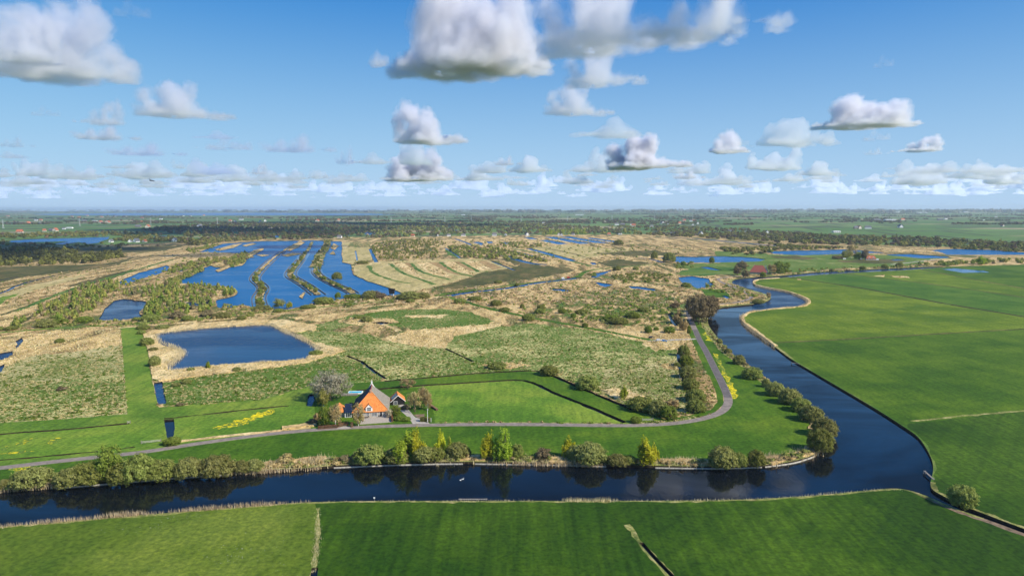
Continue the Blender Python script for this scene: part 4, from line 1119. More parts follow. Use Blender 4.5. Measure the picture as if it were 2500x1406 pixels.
# the islet shrubs and hedges in the lake
def along(pts, n, jit):
    w = line_world(pts, 4)
    acc = [0]
    for a, b_ in zip(w[:-1], w[1:]):
        acc.append(acc[-1] + (b_ - a).length)
    out = []
    for i in range(n):
        t = VR.random() * acc[-1]
        k = max(j for j in range(len(acc)) if acc[j] <= t)
        k = min(k, len(w) - 2)
        q = w[k].lerp(w[k + 1], (t - acc[k]) / max(1e-6, acc[k + 1] - acc[k]))
        out.append(Vector((q.x + VR.gauss(0, jit), q.y + VR.gauss(0, jit), 0)))
    return out
for I, n, jit, hm, lab in ((I1[:6], 56, 5.5, 6.0, 'shrub on the thick right hedge island in the lake'), (I1[5:], 26, 1.6, 3.6, 'shrub on the thin tail of the right hedge island'),
                           (I2[2:], 44, 1.8, 4.2, 'shrub on the middle hedge island in the lake'), (I3[5:], 34, 1.8, 4.2, 'shrub on the left hedge island in the lake')):
    for i, p in enumerate(sorted(along(I, n, jit), key=lambda q: q.y)):
        bush_solo(VR.choice(('olive', 'birch', 'green', 'olive')), p, VR.uniform(3.5, 6.5), hm * VR.uniform(.6, 1.25), lab + ', %s from its near end' % nth(i), 'hedges on the lake islands', 'bush', 'island_bush')

# ------------------------------------------------------------------ thickets and woods too dense to count
def inside(poly, x, y):
    c = False
    j = len(poly) - 1
    for i in range(len(poly)):
        if (poly[i][1] > y) != (poly[j][1] > y) and x < (poly[j][0] - poly[i][0]) * (y - poly[i][1]) / (poly[j][1] - poly[i][1]) + poly[i][0]:
            c = not c
        j = i
    return c

def scatter(poly_px, n, rng):
    w = [at(x, y) for x, y in poly_px]
    P = [(p.x, p.y) for p in w]
    x0, x1 = min(p[0] for p in P), max(p[0] for p in P)
    y0, y1 = min(p[1] for p in P), max(p[1] for p in P)
    out = []
    k = 0
    while len(out) < n and k < n * 60:
        k += 1
        x, y = rng.uniform(x0, x1), rng.uniform(y0, y1)
        if inside(P, x, y):
            out.append((x, y))
    return out

def mass(name, label, cat, pts, mat_w, wm, hm, tris, seed, tri_size=0.5, spire=False):
    """many crowns in one mesh; each crown is a cloud of small outward-facing leaf clumps"""
    rng = np.random.default_rng(seed)
    n = len(pts)
    pts = np.array(pts)
    mats = [m_ for m_, _ in mat_w]
    wts = np.array([w_ for _, w_ in mat_w], float); wts /= wts.sum()
    which = rng.choice(len(mats), n, p=wts)
    W = rng.uniform(wm[0], wm[1], n); Hh = rng.uniform(hm[0], hm[1], n) * (0.7 + 0.6 * rng.random(n) ** 2)
    d = rng.normal(0, 1, (n, tris, 3)); d /= np.linalg.norm(d, axis=2)[..., None]
    d[..., 2] = np.abs(d[..., 2]) * np.where(rng.random((n, tris)) < .72, 1, -.55)
    r = 0.55 + 0.5 * rng.random((n, tris, 1))
    loc = d * r
    C = np.empty((n, tris, 3))
    tz = np.clip((loc[..., 2] + .6) / 1.6, 0, 1.05)
    nar = (1.1 - .7 * tz) if spire else 1.0
    C[..., 0] = pts[:, 0][:, None] + loc[..., 0] * W[:, None] / 2 * nar
    C[..., 1] = pts[:, 1][:, None] + loc[..., 1] * W[:, None] / 2 * nar
    C[..., 2] = tz * Hh[:, None]
    N = d + rng.normal(0, .35, d.shape)
    N /= np.linalg.norm(N, axis=2)[..., None]
    a = rng.normal(0, 1, d.shape); a[..., 2] += .8
    a -= (a * N).sum(2)[..., None] * N
    a /= np.linalg.norm(a, axis=2)[..., None]
    b_ = np.cross(N, a)
    s = (W[:, None, None] * tri_size * .42) * rng.uniform(.6, 1.3, (n, tris, 1))
    v = np.stack([C + a * s * 1.2, C - a * s * .7 + b_ * s, C - a * s * .7 - b_ * s], 2).reshape(-1, 3)
    v[:, 2] = np.maximum(v[:, 2], 0.02)
    nt_ = n * tris
    me = bpy.data.meshes.new(name)
    me.vertices.add(3 * nt_); me.vertices.foreach_set('co', v.astype(np.float32).ravel())
    me.loops.add(3 * nt_); me.loops.foreach_set('vertex_index', np.arange(3 * nt_, dtype=np.int32))
    me.polygons.add(nt_); me.polygons.foreach_set('loop_start', (np.arange(nt_) * 3).astype(np.int32))
    for m_ in mats:
        me.materials.append(MATS[m_])
    me.polygons.foreach_set('material_index', np.repeat(which, tris).astype(np.int32))
    me.update(calc_edges=True)
    o = link(bpy.data.objects.new(name, me))
    tag(o, label, cat, None, 'stuff')
    return o

def rs(seed):
    return random.Random(seed)
GREENS = [('leaf_olive', 4), ('leaf_birch', 3), ('leaf_green', 2), ('twig_brown', 1)]
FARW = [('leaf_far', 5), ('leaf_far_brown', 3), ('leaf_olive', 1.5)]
P = scatter([(20, 800), (110, 748), (190, 712), (196, 724), (130, 765), (60, 800)], 60, rs(1)) + scatter([(130, 785), (190, 728), (235, 700), (290, 690), (285, 706), (250, 735), (220, 765), (160, 790)], 170, rs(2)) \
    + scatter([(180, 700), (250, 686), (330, 690), (300, 708), (200, 712)], 50, rs(3)) + scatter([(300, 720), (400, 690), (450, 690), (430, 712), (370, 728)], 60, rs(4)) \
    + scatter([(395, 700), (470, 695), (530, 700), (580, 712), (570, 720), (525, 728), (535, 755), (460, 768), (370, 768), (355, 745), (400, 722)], 210, rs(5)) + scatter([(365, 735), (400, 730), (400, 772), (350, 778)], 40, rs(6))
mass('birch_thicket', 'olive birch and alder thicket along the left side of the big lake', 'thicket', P, GREENS, (3.2, 6), (3.5, 9.5), 90, 31, .42, True)
P = scatter([(385, 668), (460, 642), (530, 628), (560, 634), (520, 646), (450, 660), (400, 672)], 90, rs(7)) + scatter([(545, 640), (580, 622), (605, 614), (615, 624), (590, 646), (555, 655)], 90, rs(8)) + scatter([(405, 690), (450, 672), (490, 655), (495, 662), (430, 692)], 60, rs(9)) \
    + scatter([(450, 612), (500, 602), (540, 596), (520, 606), (470, 618)], 60, rs(10))
mass('scrub_thicket', 'green scrub strips between the ponds left of the lake', 'thicket', P, GREENS, (5, 9), (3.5, 7), 60, 32, .42)
P = scatter([(905, 596), (960, 588), (1060, 584), (1090, 596), (1064, 608), (1078, 630), (1000, 634), (922, 636), (908, 612)], 420, rs(11))
mass('birch_wood', 'open olive green birch wood right of the lake, behind the mown fields', 'wood', P, GREENS, (4, 8), (4, 9), 60, 33, .42, True)
P = scatter([(1095, 602), (1160, 602), (1225, 616), (1275, 632), (1250, 635), (1140, 631), (1100, 614)], 260, rs(12)) + scatter([(1180, 600), (1240, 612), (1340, 640), (1320, 640), (1230, 618)], 90, rs(13)) + scatter([(1200, 596), (1300, 590), (1330, 604), (1240, 608)], 60, rs(14))
mass('scrub_thicket', 'dark green thicket along the narrow parallel waters in the middle', 'thicket', P, GREENS, (5, 9), (4, 8), 55, 34, .42)
P = scatter([(0, 612), (60, 611), (190, 611), (192, 645), (0, 650), (-150, 655), (-150, 616)], 330, rs(15)) + scatter([(190, 628), (290, 618), (305, 628), (225, 643), (190, 644)], 90, rs(16))
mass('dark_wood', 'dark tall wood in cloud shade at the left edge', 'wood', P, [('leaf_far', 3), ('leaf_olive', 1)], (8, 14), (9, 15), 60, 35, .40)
P = scatter([(-200, 592), (0, 592), (150, 598), (240, 594), (400, 602), (200, 608), (0, 612), (-200, 616)], 150, rs(17)) + scatter([(-100, 584), (14, 584), (30, 594), (-100, 600)], 50, rs(18))
mass('shore_scrub', 'dark scrub on the near shore of the far left lake', 'thicket', P, FARW, (8, 14), (4, 8), 40, 36, .42)
P = scatter([(-300, 580), (0, 572), (280, 567), (400, 572), (380, 578), (280, 577), (60, 582), (-300, 590)], 420, rs(19)) + scatter([(270, 586), (330, 578), (430, 582), (480, 588), (330, 592)], 200, rs(20)) + scatter([(430, 592), (490, 585), (640, 582), (640, 588), (560, 589), (480, 600)], 220, rs(21))
mass('lakeside_wood', 'mixed olive wood around the far left lake and its houses', 'wood', P, [('leaf_olive', 3), ('leaf_birch', 2), ('leaf_far', 2), ('twig_brown', 1)], (9, 16), (7, 13), 40, 37, .42)
P = scatter([(340, 562), (430, 552), (600, 546), (740, 548), (860, 551), (870, 560), (860, 582), (700, 586), (560, 583), (470, 580), (420, 570)], 1350, rs(22))
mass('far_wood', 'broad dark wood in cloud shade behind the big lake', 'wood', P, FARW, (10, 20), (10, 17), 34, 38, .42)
P = scatter([(860, 553), (1000, 545), (1130, 547), (1280, 545), (1400, 552), (1540, 560), (1580, 571), (1400, 573), (1200, 572), (1060, 575), (940, 583), (870, 580)], 1600, rs(23))
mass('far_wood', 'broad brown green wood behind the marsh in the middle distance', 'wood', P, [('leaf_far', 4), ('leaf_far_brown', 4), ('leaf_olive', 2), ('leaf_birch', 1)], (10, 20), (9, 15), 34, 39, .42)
P = scatter([(1316, 570), (1400, 566), (1440, 572), (1380, 574), (1320, 575)], 70, rs(24))
mass('poplar_wood', 'yellow green poplar stand behind the small white houses', 'wood', P, [('leaf_lime', 3), ('leaf_birch', 2)], (7, 12), (15, 24), 50, 40, .36, True)
P = scatter([(1540, 572), (1640, 568), (1760, 570), (1900, 568), (2060, 577), (2250, 582), (2420, 592), (2500, 597), (3000, 618), (3000, 632), (2500, 610), (2300, 604), (2120, 600), (1960, 596), (1800, 585), (1660, 578)], 1350, rs(25)) + scatter([(1480, 552), (1640, 552), (1800, 560), (1880, 566), (1600, 566)], 260, rs(26))
mass('far_wood', 'long olive brown wood along the right side of the marsh', 'wood', P, [('leaf_far', 3), ('leaf_far_brown', 3), ('leaf_olive', 3), ('leaf_birch', 1.5)], (9, 18), (7, 13), 36, 41, .42)
P = scatter([(1760, 606), (1880, 602), (2060, 604), (2120, 606), (1900, 612), (1860, 622), (1770, 624)], 170, rs(27)) + scatter([(1840, 592), (1960, 602), (2060, 604), (1930, 606)], 70, rs(28)) + scatter([(2300, 607), (2420, 604), (2560, 616), (3000, 634), (2500, 618), (2400, 610)], 130, rs(29))
mass('shore_scrub', 'dark willow scrub behind the blue pools on the right', 'thicket', P, GREENS + [('leaf_far', 3)], (7, 13), (4, 7), 45, 42, .42)
P = scatter([(1488, 674), (1560, 664), (1640, 672), (1630, 688), (1520, 692)], 130, rs(30)) + scatter([(1430, 672), (1450, 668), (1460, 676)], 8, rs(31)) + scatter([(1640, 642), (1690, 640), (1700, 652), (1650, 656)], 30, rs(32))
mass('low_scrub', 'low fresh green scrub patch right of the dike junction', 'thicket', P, [('leaf_green', 3), ('leaf_olive', 3)], (3.5, 6.5), (1.5, 3), 60, 43, .42)
P = scatter([(1385, 758), (1450, 742), (1560, 735), (1650, 744), (1655, 772), (1590, 790), (1450, 786), (1395, 772)], 220, rs(33)) + scatter([(1440, 725), (1560, 715), (1650, 725), (1640, 740), (1480, 738)], 60, rs(34)) + scatter([(1060, 705), (1420, 690), (1660, 715), (1650, 820), (1400, 790), (1200, 750)], 170, rs(35))
mass('low_scrub', 'loose green scrub spread over the tan marsh in the centre', 'thicket', P, [('leaf_green', 3), ('leaf_olive', 4), ('leaf_willow', 2)], (1.8, 4.8), (.9, 2.2), 60, 44, .40)
P = scatter([(1080, 590), (1300, 580), (1560, 590), (1760, 612), (1640, 625), (1400, 640), (1250, 640), (1160, 605)], 260, rs(36)) + scatter([(0, 790), (200, 735), (420, 640), (540, 606), (480, 660), (300, 720), (60, 800)], 60, rs(37)) + scatter([(1700, 690), (1790, 690), (1850, 725), (1780, 735)], 40, rs(38)) + scatter([(1890, 660), (2260, 645), (2240, 655), (1900, 674)], 60, rs(39))
mass('low_scrub', 'scattered low shrubs in the reed fields farther back', 'thicket', P, GREENS, (3, 7), (1.5, 4), 45, 45, .42)
P = scatter([(2225, 648), (2330, 640), (2500, 634), (2900, 642), (2900, 652), (2500, 644), (2300, 650)], 120, rs(40)) + scatter([(2290, 644), (2340, 642), (2340, 650), (2295, 650)], 20, rs(41))
mass('river_scrub', 'willow scrub on the far river bank at the right', 'thicket', P, GREENS, (6, 11), (4, 8), 55, 46, .42)
P = scatter([(150, 782), (240, 785), (360, 780), (560, 770), (700, 756), (700, 766), (350, 795), (120, 800)], 90, rs(42)) + scatter([(540, 742), (600, 748), (720, 758), (600, 770), (530, 772)], 50, rs(43)) + scatter([(780, 735), (1040, 722), (1040, 732), (780, 746)], 40, rs(44))
mass('low_scrub', 'low grey green scrub along the dike in front of the lake', 'thicket', P, [('leaf_olive', 3), ('leaf_willow', 3), ('twig_tan', 1)], (2.5, 5.5), (1.2, 3), 60, 47, .42)
# far farmland: hedgerows and village trees
rng_ = rs(50)
P = []
for i in range(400):
    y = 517 + 32 * rng_.random() ** 1.7
    x = rng_.uniform(-500, 3000)
    if 519 < y < 527.5 and 60 < x < 960:
        continue
    p = at(x, y)
    n = rng_.randint(6, 34)
    L = rng_.uniform(100, 500) * max(.6, p.y / 5000)
    a = rng_.gauss(0, .25)
    for k in range(n):
        t = rng_.uniform(-.5, .5) * L
        P.append((p.x + math.cos(a) * t + rng_.gauss(0, 12), p.y + math.sin(a) * t + rng_.gauss(0, 25)))
mass('hedgerow_trees', 'rows of trees and hedges between the far green fields', 'trees', P, [('leaf_far', 4), ('leaf_far_brown', 3)], (14, 30), (8, 14), 16, 51, .55)
P = []
for i in range(1400):
    y = 512.6 + 7 * rng_.random() ** 1.5
    p = at(rng_.uniform(-700, 3200), y)
    if 519 < y < 527 and 60 < (p.x / p.y * F + 1250) < 1000:
        continue
    P.append((p.x, p.y))
mass('horizon_trees', 'blue grey tree line along the whole horizon', 'trees', P, [('leaf_far', 4), ('leaf_far_brown', 3)], (60, 260), (9, 16), 14, 52, .5)

# standing reeds along the near water edges
def reed_fringe(name, label, pts, per_m, hm, side, seed, wid=1.2, mat='reed_leaf'):
    rng = np.random.default_rng(seed)
    w = line_world(pts, 4)
    PP, HH = [], []
    total = sum((q_ - p_).length for p_, q_ in zip(w[:-1], w[1:]))
    acc = 0.0
    for a, b_ in zip(w[:-1], w[1:]):
        L = (b_ - a).length
        n = int(L * per_m)
        t = (b_ - a).normalized(); nn = Vector((-t.y, t.x))
        for k in range(n):
            q = a.lerp(b_, rng.random()) + nn * (side + rng.normal(0, wid))
            dens = 0.5 + 0.5 * math.sin(q.x * .21 + seed) * math.sin(q.x * .057 + 2 * seed)
            f_ = (acc + L * rng.random()) / total
            dens *= min(1, 6 * f_ + .15, 6 * (1 - f_) + .15)
            if rng.random() > .2 + .8 * dens:
                continue
            PP.append((q.x, q.y)); HH.append(hm * (.55 + .5 * dens) * rng.uniform(.6, 1.25))
        acc += L
    n = len(PP)
    if not n:
        return
    PP = np.array(PP); HH = np.array(HH)
    a = rng.uniform(0, 6.28, n); ww = rng.uniform(.05, .13, n) * 1.5
    dx, dy = np.cos(a) * ww, np.sin(a) * ww
    lx, ly = rng.normal(0, .16, n) * HH - .1 * HH, rng.normal(0, .16, n) * HH
    v = np.zeros((n, 3, 3))
    v[:, 0, 0] = PP[:, 0] - dx; v[:, 0, 1] = PP[:, 1] - dy
    v[:, 1, 0] = PP[:, 0] + dx; v[:, 1, 1] = PP[:, 1] + dy
    v[:, 2, 0] = PP[:, 0] + lx; v[:, 2, 1] = PP[:, 1] + ly; v[:, 2, 2] = HH
    v[:, :2, 2] = -.9
    me = bpy.data.meshes.new(name)
    me.vertices.add(3 * n); me.vertices.foreach_set('co', v.astype(np.float32).ravel())
    me.loops.add(3 * n); me.loops.foreach_set('vertex_index', np.arange(3 * n, dtype=np.int32))
    me.polygons.add(n); me.polygons.foreach_set('loop_start', (np.arange(n) * 3).astype(np.int32))
    me.materials.append(MATS[mat]); me.update(calc_edges=True)
    tag(link(bpy.data.objects.new(name, me)), label, 'reeds', None, 'stuff')
reed_fringe('reeds', 'pale dry reeds standing along the near river bank at the lower left', [(-200, 1303), (0, 1286), (150, 1273), (300, 1260), (450, 1248), (600, 1236), (760, 1226)], 26, 1.9, 0, 3, .5)
reed_fringe('reeds', 'short pale reeds on the near river bank in the middle', [(1370, 1223), (1430, 1223), (1510, 1223)], 22, 1.7, 0, 4, .5)
reed_fringe('reeds', 'thin grass fringe on the near river bank at the lower right', [(800, 1225), (1150, 1223), (1500, 1223), (1850, 1218), (2130, 1196), (2230, 1200)], 7, .8, 0, 5, .4)
reed_fringe('reeds', 'tan reed belt on the far river bank left of the poplars', [(590, 1144), (680, 1136), (760, 1128), (822, 1124)], 60, 2.2, 0, 6, 2.6)
reed_fringe('reeds', 'ragged reeds in the water along the far bank at the left', [(0, 1196), (60, 1191), (145, 1185)], 24, 1.6, 0, 7, .6)
reed_fringe('reeds', 'ragged reeds standing in the water left of the poplars', [(560, 1154), (680, 1147), (780, 1141)], 22, 1.3, 0, 8, .6)
reed_fringe('reeds', 'reed tufts in the water below the tall green poplar', [(1190, 1128), (1330, 1131), (1480, 1134)], 22, 1.4, 0, 9, .7)
reed_fringe('reeds', 'pale tangled reeds round the river bend on the right', [(1865, 1128), (1930, 1116), (1985, 1098)], 75, 2.0, 1.0, 10, 2.4)
reed_fringe('reeds', 'reed belt on the far bank between the yellow birch and the bend', [(1600, 1128), (1680, 1129), (1740, 1130)], 60, 1.8, 0, 11, 2.0)
reed_fringe('reeds', 'reed belt on the far bank around the lone small poplar', [(1260, 1119), (1330, 1122), (1400, 1124)], 55, 1.8, 0, 12, 2.0)
reed_fringe('reeds', 'reeds on the far bank under the pale grey green bush', [(1060, 1122), (1120, 1119), (1180, 1119)], 50, 1.6, 0, 13, 2.0)
reed_fringe('reeds', 'tan reed edge along the polder bank of the river on the right', [(1845, 698), (1880, 705), (1920, 713), (1950, 723), (1972, 734), (1966, 745), (1930, 751), (1880, 756), (1830, 763), (1812, 775), (1822, 795), (1860, 822), (1895, 849)], 16, 2.4, 0, 14, 1.2)
reed_fringe('reeds', 'dry grass tufts in the field ditch at the lower left', [(775, 1240), (776, 1300), (772, 1350), (766, 1395)], 16, .6, 0, 15, .6)
reed_fringe('reeds', 'reeds standing round the pond shore', [(380, 832), (378, 815), (480, 801), (650, 791), (700, 806), (785, 850), (742, 880), (600, 890), (420, 906), (412, 888), (436, 858), (384, 834)], 26, 2.0, -2.0, 17, 1.6)

# ------------------------------------------------------------------ tufts that give reed beds and rough meadows their pile
def top_layer(P):
    P = np.asarray(P)
    top = np.full(len(P), -1)
    for i, (nm, poly, mt, z, side) in enumerate(LAYERS):
        A = np.array(poly)
        lo, hi = A.min(0), A.max(0)
        idx = np.nonzero((P[:, 0] > lo[0]) & (P[:, 0] < hi[0]) & (P[:, 1] > lo[1]) & (P[:, 1] < hi[1]))[0]
        if len(idx) == 0:
            continue
        x, y = P[idx, 0], P[idx, 1]
        c = np.zeros(len(idx), bool)
        B_ = np.roll(A, -1, 0)
        for (x0, y0), (x1, y1) in zip(A, B_):
            if y0 == y1:
                continue
            m_ = (y0 > y) != (y1 > y)
            c ^= m_ & (x < (x1 - x0) * (y - y0) / (y1 - y0) + x0)
        top[idx[c]] = i
    return top

def sample_px(n, x0, x1, y0, y1, seed):
    rng = np.random.default_rng(seed)
    out = []
    for x, y in zip(rng.uniform(x0, x1, n), y0 + (y1 - y0) * rng.random(n)):
        p = at(x, y)
        out.append((p.x, p.y))
    return np.array(out)
def by_mat(P):
    t = top_layer(P)
    return np.array([LAYERS[k][2] if k >= 0 else '' for k in t])
leafmat('reed_dull', (.36, .25, .115), (.52, .38, .18), (.66, .50, .26), .4)
leafmat('straw', (.48, .40, .15), (.64, .55, .23), (.76, .67, .34), .4)
leafmat('rough_grass', (.085, .15, .016), (.14, .22, .026), (.21, .28, .045), .4)
leafmat('dead_stalk', (.13, .11, .04), (.22, .175, .07), (.32, .25, .11), .35)
P = sample_px(46000, -60, 1800, 742, 1035, 71)
M = by_mat(P)
sel = np.isin(M, ['reed', 'reed_pale'])
mass('reed_tufts', 'dense tan reed stalks filling the reed beds round the pond and marsh', 'reeds', P[sel], [('reed_leaf', 4), ('reed_dull', 5)], (.9, 1.9), (.7, 1.5), 10, 72, .5, True)
sel = np.isin(M, ['tussock', 'tussock_dry', 'tussock_green'])
q = P[sel][::2]
mass('grass_tussocks', 'straw coloured and green grass tussocks in the rough meadows', 'tussocks', q, [('straw', 5), ('rough_grass', 4)], (1.0, 2.8), (.2, .5), 9, 73, .5)
sel = np.isin(M, ['marsh', 'marsh_green', 'bank_grass'])
mass('marsh_tufts', 'mixed brown, green and straw tufts on the open marsh', 'tufts', P[sel][::2], [('reed_dull', 5), ('rough_grass', 4), ('dead_stalk', 1.5), ('straw', 2)], (1.0, 2.6), (.4, 1.0), 9, 74, .5)
P = sample_px(22000, -60, 2300, 590, 745, 75)
M = by_mat(P)
sel = np.isin(M, ['reed', 'reed_pale', 'reed_strip', 'marsh', 'marsh_green'])
mass('reed_tufts', 'ragged reed and sedge tufts over the farther marsh strips', 'reeds', P[sel], [('reed_leaf', 3), ('reed_dull', 5), ('dead_stalk', 1.5), ('rough_grass', 2)], (2.2, 5.0), (.6, 1.4), 7, 76, .5)

# brambles, nettles and young willow filling the gaps on the river banks
pts_ = []
for pl, n, sh in ((RIV_N[2:21], 300, 3.2), (RIV_N[19:31], 110, 3.2)):
    w = offset(line_world(pl, 4), sh)
    for k in range(n):
        i = VR.randrange(len(w) - 1)
        q = w[i].lerp(w[i + 1], VR.random())
        pts_.append((q.x + VR.gauss(0, 1.1), q.y + VR.gauss(0, 1.1)))
mass('bank_undergrowth', 'low mixed undergrowth between the willows on the river banks', 'undergrowth', pts_, [('leaf_olive', 3), ('leaf_willow', 3), ('twig_tan', 2), ('reed_dull', 3), ('twig_brown', 1)], (1.4, 4.2), (.7, 2.3), 60, 81, .34)

# ------------------------------------------------------------------ building materials
def tilemat(name, c1, c2, s=3.0):
    m, nt, b = base_mat(name, 0.75, 0.25)
    p = pos(nt, local=True)
    n = noise(nt, p, 0.9, 6, 0.75)
    c = ramp(nt, n, [(0.38, c1), (0.6, c2)])
    wv = nt.nodes.new('ShaderNodeTexWave')
    wv.bands_direction = 'X'
    wv.inputs['Scale'].default_value = s
    wv.inputs['Distortion'].default_value = 0.4
    nt.links.new(p, wv.inputs['Vector'])
    c = mix(nt, c, ramp(nt, wv.outputs['Fac'], [(0.0, (0.72, 0.72, 0.72)), (0.6, (1.08, 1.08, 1.08))]), 0.7, 'MULTIPLY')
    nt.links.new(c, b.inputs['Base Color'])
    return m
tilemat('tile_orange', (0.55, 0.165, 0.034), (0.75, 0.27, 0.066))
tilemat('tile_dark', (0.030, 0.032, 0.038), (0.055, 0.056, 0.062))
tilemat('thatch', (0.19, 0.165, 0.125), (0.30, 0.265, 0.205), 1.4)
tilemat('tile_red', (0.22, 0.06, 0.045), (0.33, 0.10, 0.07))
m, nt, b = base_mat('brick', 0.9, 0.15)
bk = nt.nodes.new('ShaderNodeTexBrick')
nt.links.new(pos(nt, (1, 1, 1), 0, True), bk.inputs['Vector'])
bk.inputs['Color1'].default_value = (0.36, 0.20, 0.13, 1); bk.inputs['Color2'].default_value = (0.46, 0.28, 0.19, 1); bk.inputs['Mortar'].default_value = (0.42, 0.37, 0.31, 1)
bk.inputs['Scale'].default_value = 2.0
nt.links.new(bk.outputs[0], b.inputs['Base Color'])
plain('white_paint', (0.80, 0.79, 0.76), 0.6, 0.06, 1.0)
plain('black_wood', (0.018, 0.018, 0.020), 0.8, 0.3, 2.0)
plain('grey_wood', (0.25, 0.22, 0.18), 0.9, 0.3, 2.0)
plain('brown_wood', (0.16, 0.10, 0.06), 0.9, 0.3, 2.0)
plain('cream_wall', (0.62, 0.56, 0.46), 0.85, 0.12, 0.3)
plain('grey_roof', (0.16, 0.16, 0.17), 0.8, 0.2, 0.3)
plain('far_red_roof', (0.46, 0.15, 0.075), 0.85, 0.2, 0.3)
plain('steel', (0.42, 0.45, 0.45), 0.5, 0.1, 0.5)
plain('car_white', (0.80, 0.80, 0.80), 0.3, 0.03, 1, 0.5)
plain('car_blue', (0.03, 0.22, 0.55), 0.3, 0.03, 1, 0.5)
plain('car_black', (0.02, 0.02, 0.022), 0.3, 0.03, 1, 0.5)
plain('car_red', (0.45, 0.04, 0.03), 0.3, 0.03, 1, 0.5)
plain('rubber', (0.02, 0.02, 0.02), 0.8, 0.1, 1)
plain('bird_dark', (0.03, 0.028, 0.025), 0.9, 0.1, 3)
plain('swan_white', (0.82, 0.80, 0.76), 0.8, 0.05, 3)
m, nt, b = base_mat('glass', 0.08, 0.5); b.inputs['Base Color'].default_value = (0.02, 0.03, 0.045, 1)
m, nt, b = base_mat('solar', 0.15, 0.5); b.inputs['Base Color'].default_value = (0.012, 0.018, 0.035, 1)
m, nt, b = base_mat('pool_water', 0.06, 0.5); b.inputs['Base Color'].default_value = (0.02, 0.42, 0.55, 1)

def slab(pts, thick):
    """polygon with real thickness, pushed along its normal"""
    p = [Vector(q) for q in pts]
    n = (p[1] - p[0]).cross(p[2] - p[0]).normalized()
    if n.z < 0:
        n = -n
    return MB().prism(p, -n * thick)

def window(parent, x, y, z0, w, h, panes=2, rows=2, name='window'):
    """frame proud of the wall facing -y, glass set back inside it"""
    fr = MB()
    t = .12
    fr.box(x - w / 2, x - w / 2 + t, y - .10, y + .02, z0, z0 + h)
    fr.box(x + w / 2 - t, x + w / 2, y - .10, y + .02, z0, z0 + h)
    fr.box(x - w / 2 + t, x + w / 2 - t, y - .10, y + .02, z0, z0 + t)
    fr.box(x - w / 2 + t, x + w / 2 - t, y - .10, y + .02, z0 + h - t, z0 + h)
    for k in range(1, panes):
        xx = x - w / 2 + w * k / panes
        fr.box(xx - .05, xx + .05, y - .085, y + .02, z0 + t, z0 + h - t)
    o = fr.build(name, MATS['white_paint'], parent)
    MB().box(x - w / 2 + t + .002, x + w / 2 - t - .002, y - .03, y + .01, z0 + t + .002, z0 + h - t - .002).build('pane', MATS['glass'], o)
    mb = MB()
    for k in range(1, rows):
        zz = z0 + h * k / rows
        mb.box(x - w / 2 + t + .01, x + w / 2 - t - .01, y - .07, y - .035, zz - .045, zz + .045)
    if rows > 1:
        mb.build('glazing_bar', MATS['white_paint'], o)
    return o

# ------------------------------------------------------------------ the farmhouse
fp = at(905, 1017)
HOUSE_RZ = math.atan2(2.8, 18)
farm = tag(empty('farmhouse', fp, HOUSE_RZ), 'large farmhouse with steep pyramid roof, orange tiled front and white dormer', 'farmhouse')
W2, L = 9.2, 25.0
wall = MB()
wall.box(-W2, W2, 0, .35, 0, 3.1); wall.box(-W2, W2, L - .35, L, 0, 3.1); wall.box(-W2, -W2 + .35, .352, L - .352, 0, 3.1); wall.box(W2 - .35, W2, .352, L - .352, 0, 3.1)
wo = wall.build('wall', MATS['brick'], farm)
MB().box(-W2 - .05, W2 + .05, -.14, -.01, 2.75, 3.05).build('fascia_board', MATS['white_paint'], wo)
ov, ez, rz_, y1, y2 = .55, 2.7, 12.4, 6.6, 19.0
A0, A1, B0, B1 = (-W2 - ov, -ov, ez), (W2 + ov, -ov, ez), (-W2 - ov, L + ov, ez), (W2 + ov, L + ov, ez)
R1, R2 = (0, y1, rz_), (0, y2, rz_)
rf = slab([A0, A1, R1], .28).build('front_roof', MATS['tile_orange'], farm); rf['label'] = 'bright orange tiled front slope'
slab([A0, R1, R2, B0], .28).build('left_roof', MATS['tile_dark'], farm)['label'] = 'dark tiled left slope'
slab([A1, B1, R2, R1], .28).build('right_roof', MATS['thatch'], farm)['label'] = 'grey thatched right slope'
slab([B0, R2, B1], .28).build('rear_roof', MATS['tile_dark'], farm)
MB().tube([(0, y1 - .3, rz_ + .05), (0, y2 + .2, rz_ + .05)], .32, 6).build('ridge_cap', MATS['tile_red'], farm)
MB().tube([A0, (0, y1, rz_ + .05)], .16, 5).build('hip_cap', MATS['tile_orange'], farm)
MB().tube([A1, (0, y1, rz_ + .05)], .16, 5).build('hip_cap', MATS['tile_orange'], farm)
MB().box(-.5, .5, y1 - .9, y1 - .1, rz_ - 1.0, rz_ + .7).build('chimney', MATS['brick'], farm)
ob = MB().prism([(-1.7, y2 + .35, rz_ - 1.6), (1.7, y2 + .35, rz_ - 1.6), (.35, y2 + .35, rz_ + .7), (.45, y2 + .35, rz_ + 1.9), (-.45, y2 + .35, rz_ + 1.9), (-.35, y2 + .35, rz_ + .7)], (0, .15, 0)).build('owl_board', MATS['white_paint'], farm)
MB().tube([(0, y2 + .42, rz_ + 1.9), (0, y2 + .42, rz_ + 3.2)], [.12, .04], 6).build('finial', MATS['white_paint'], ob)
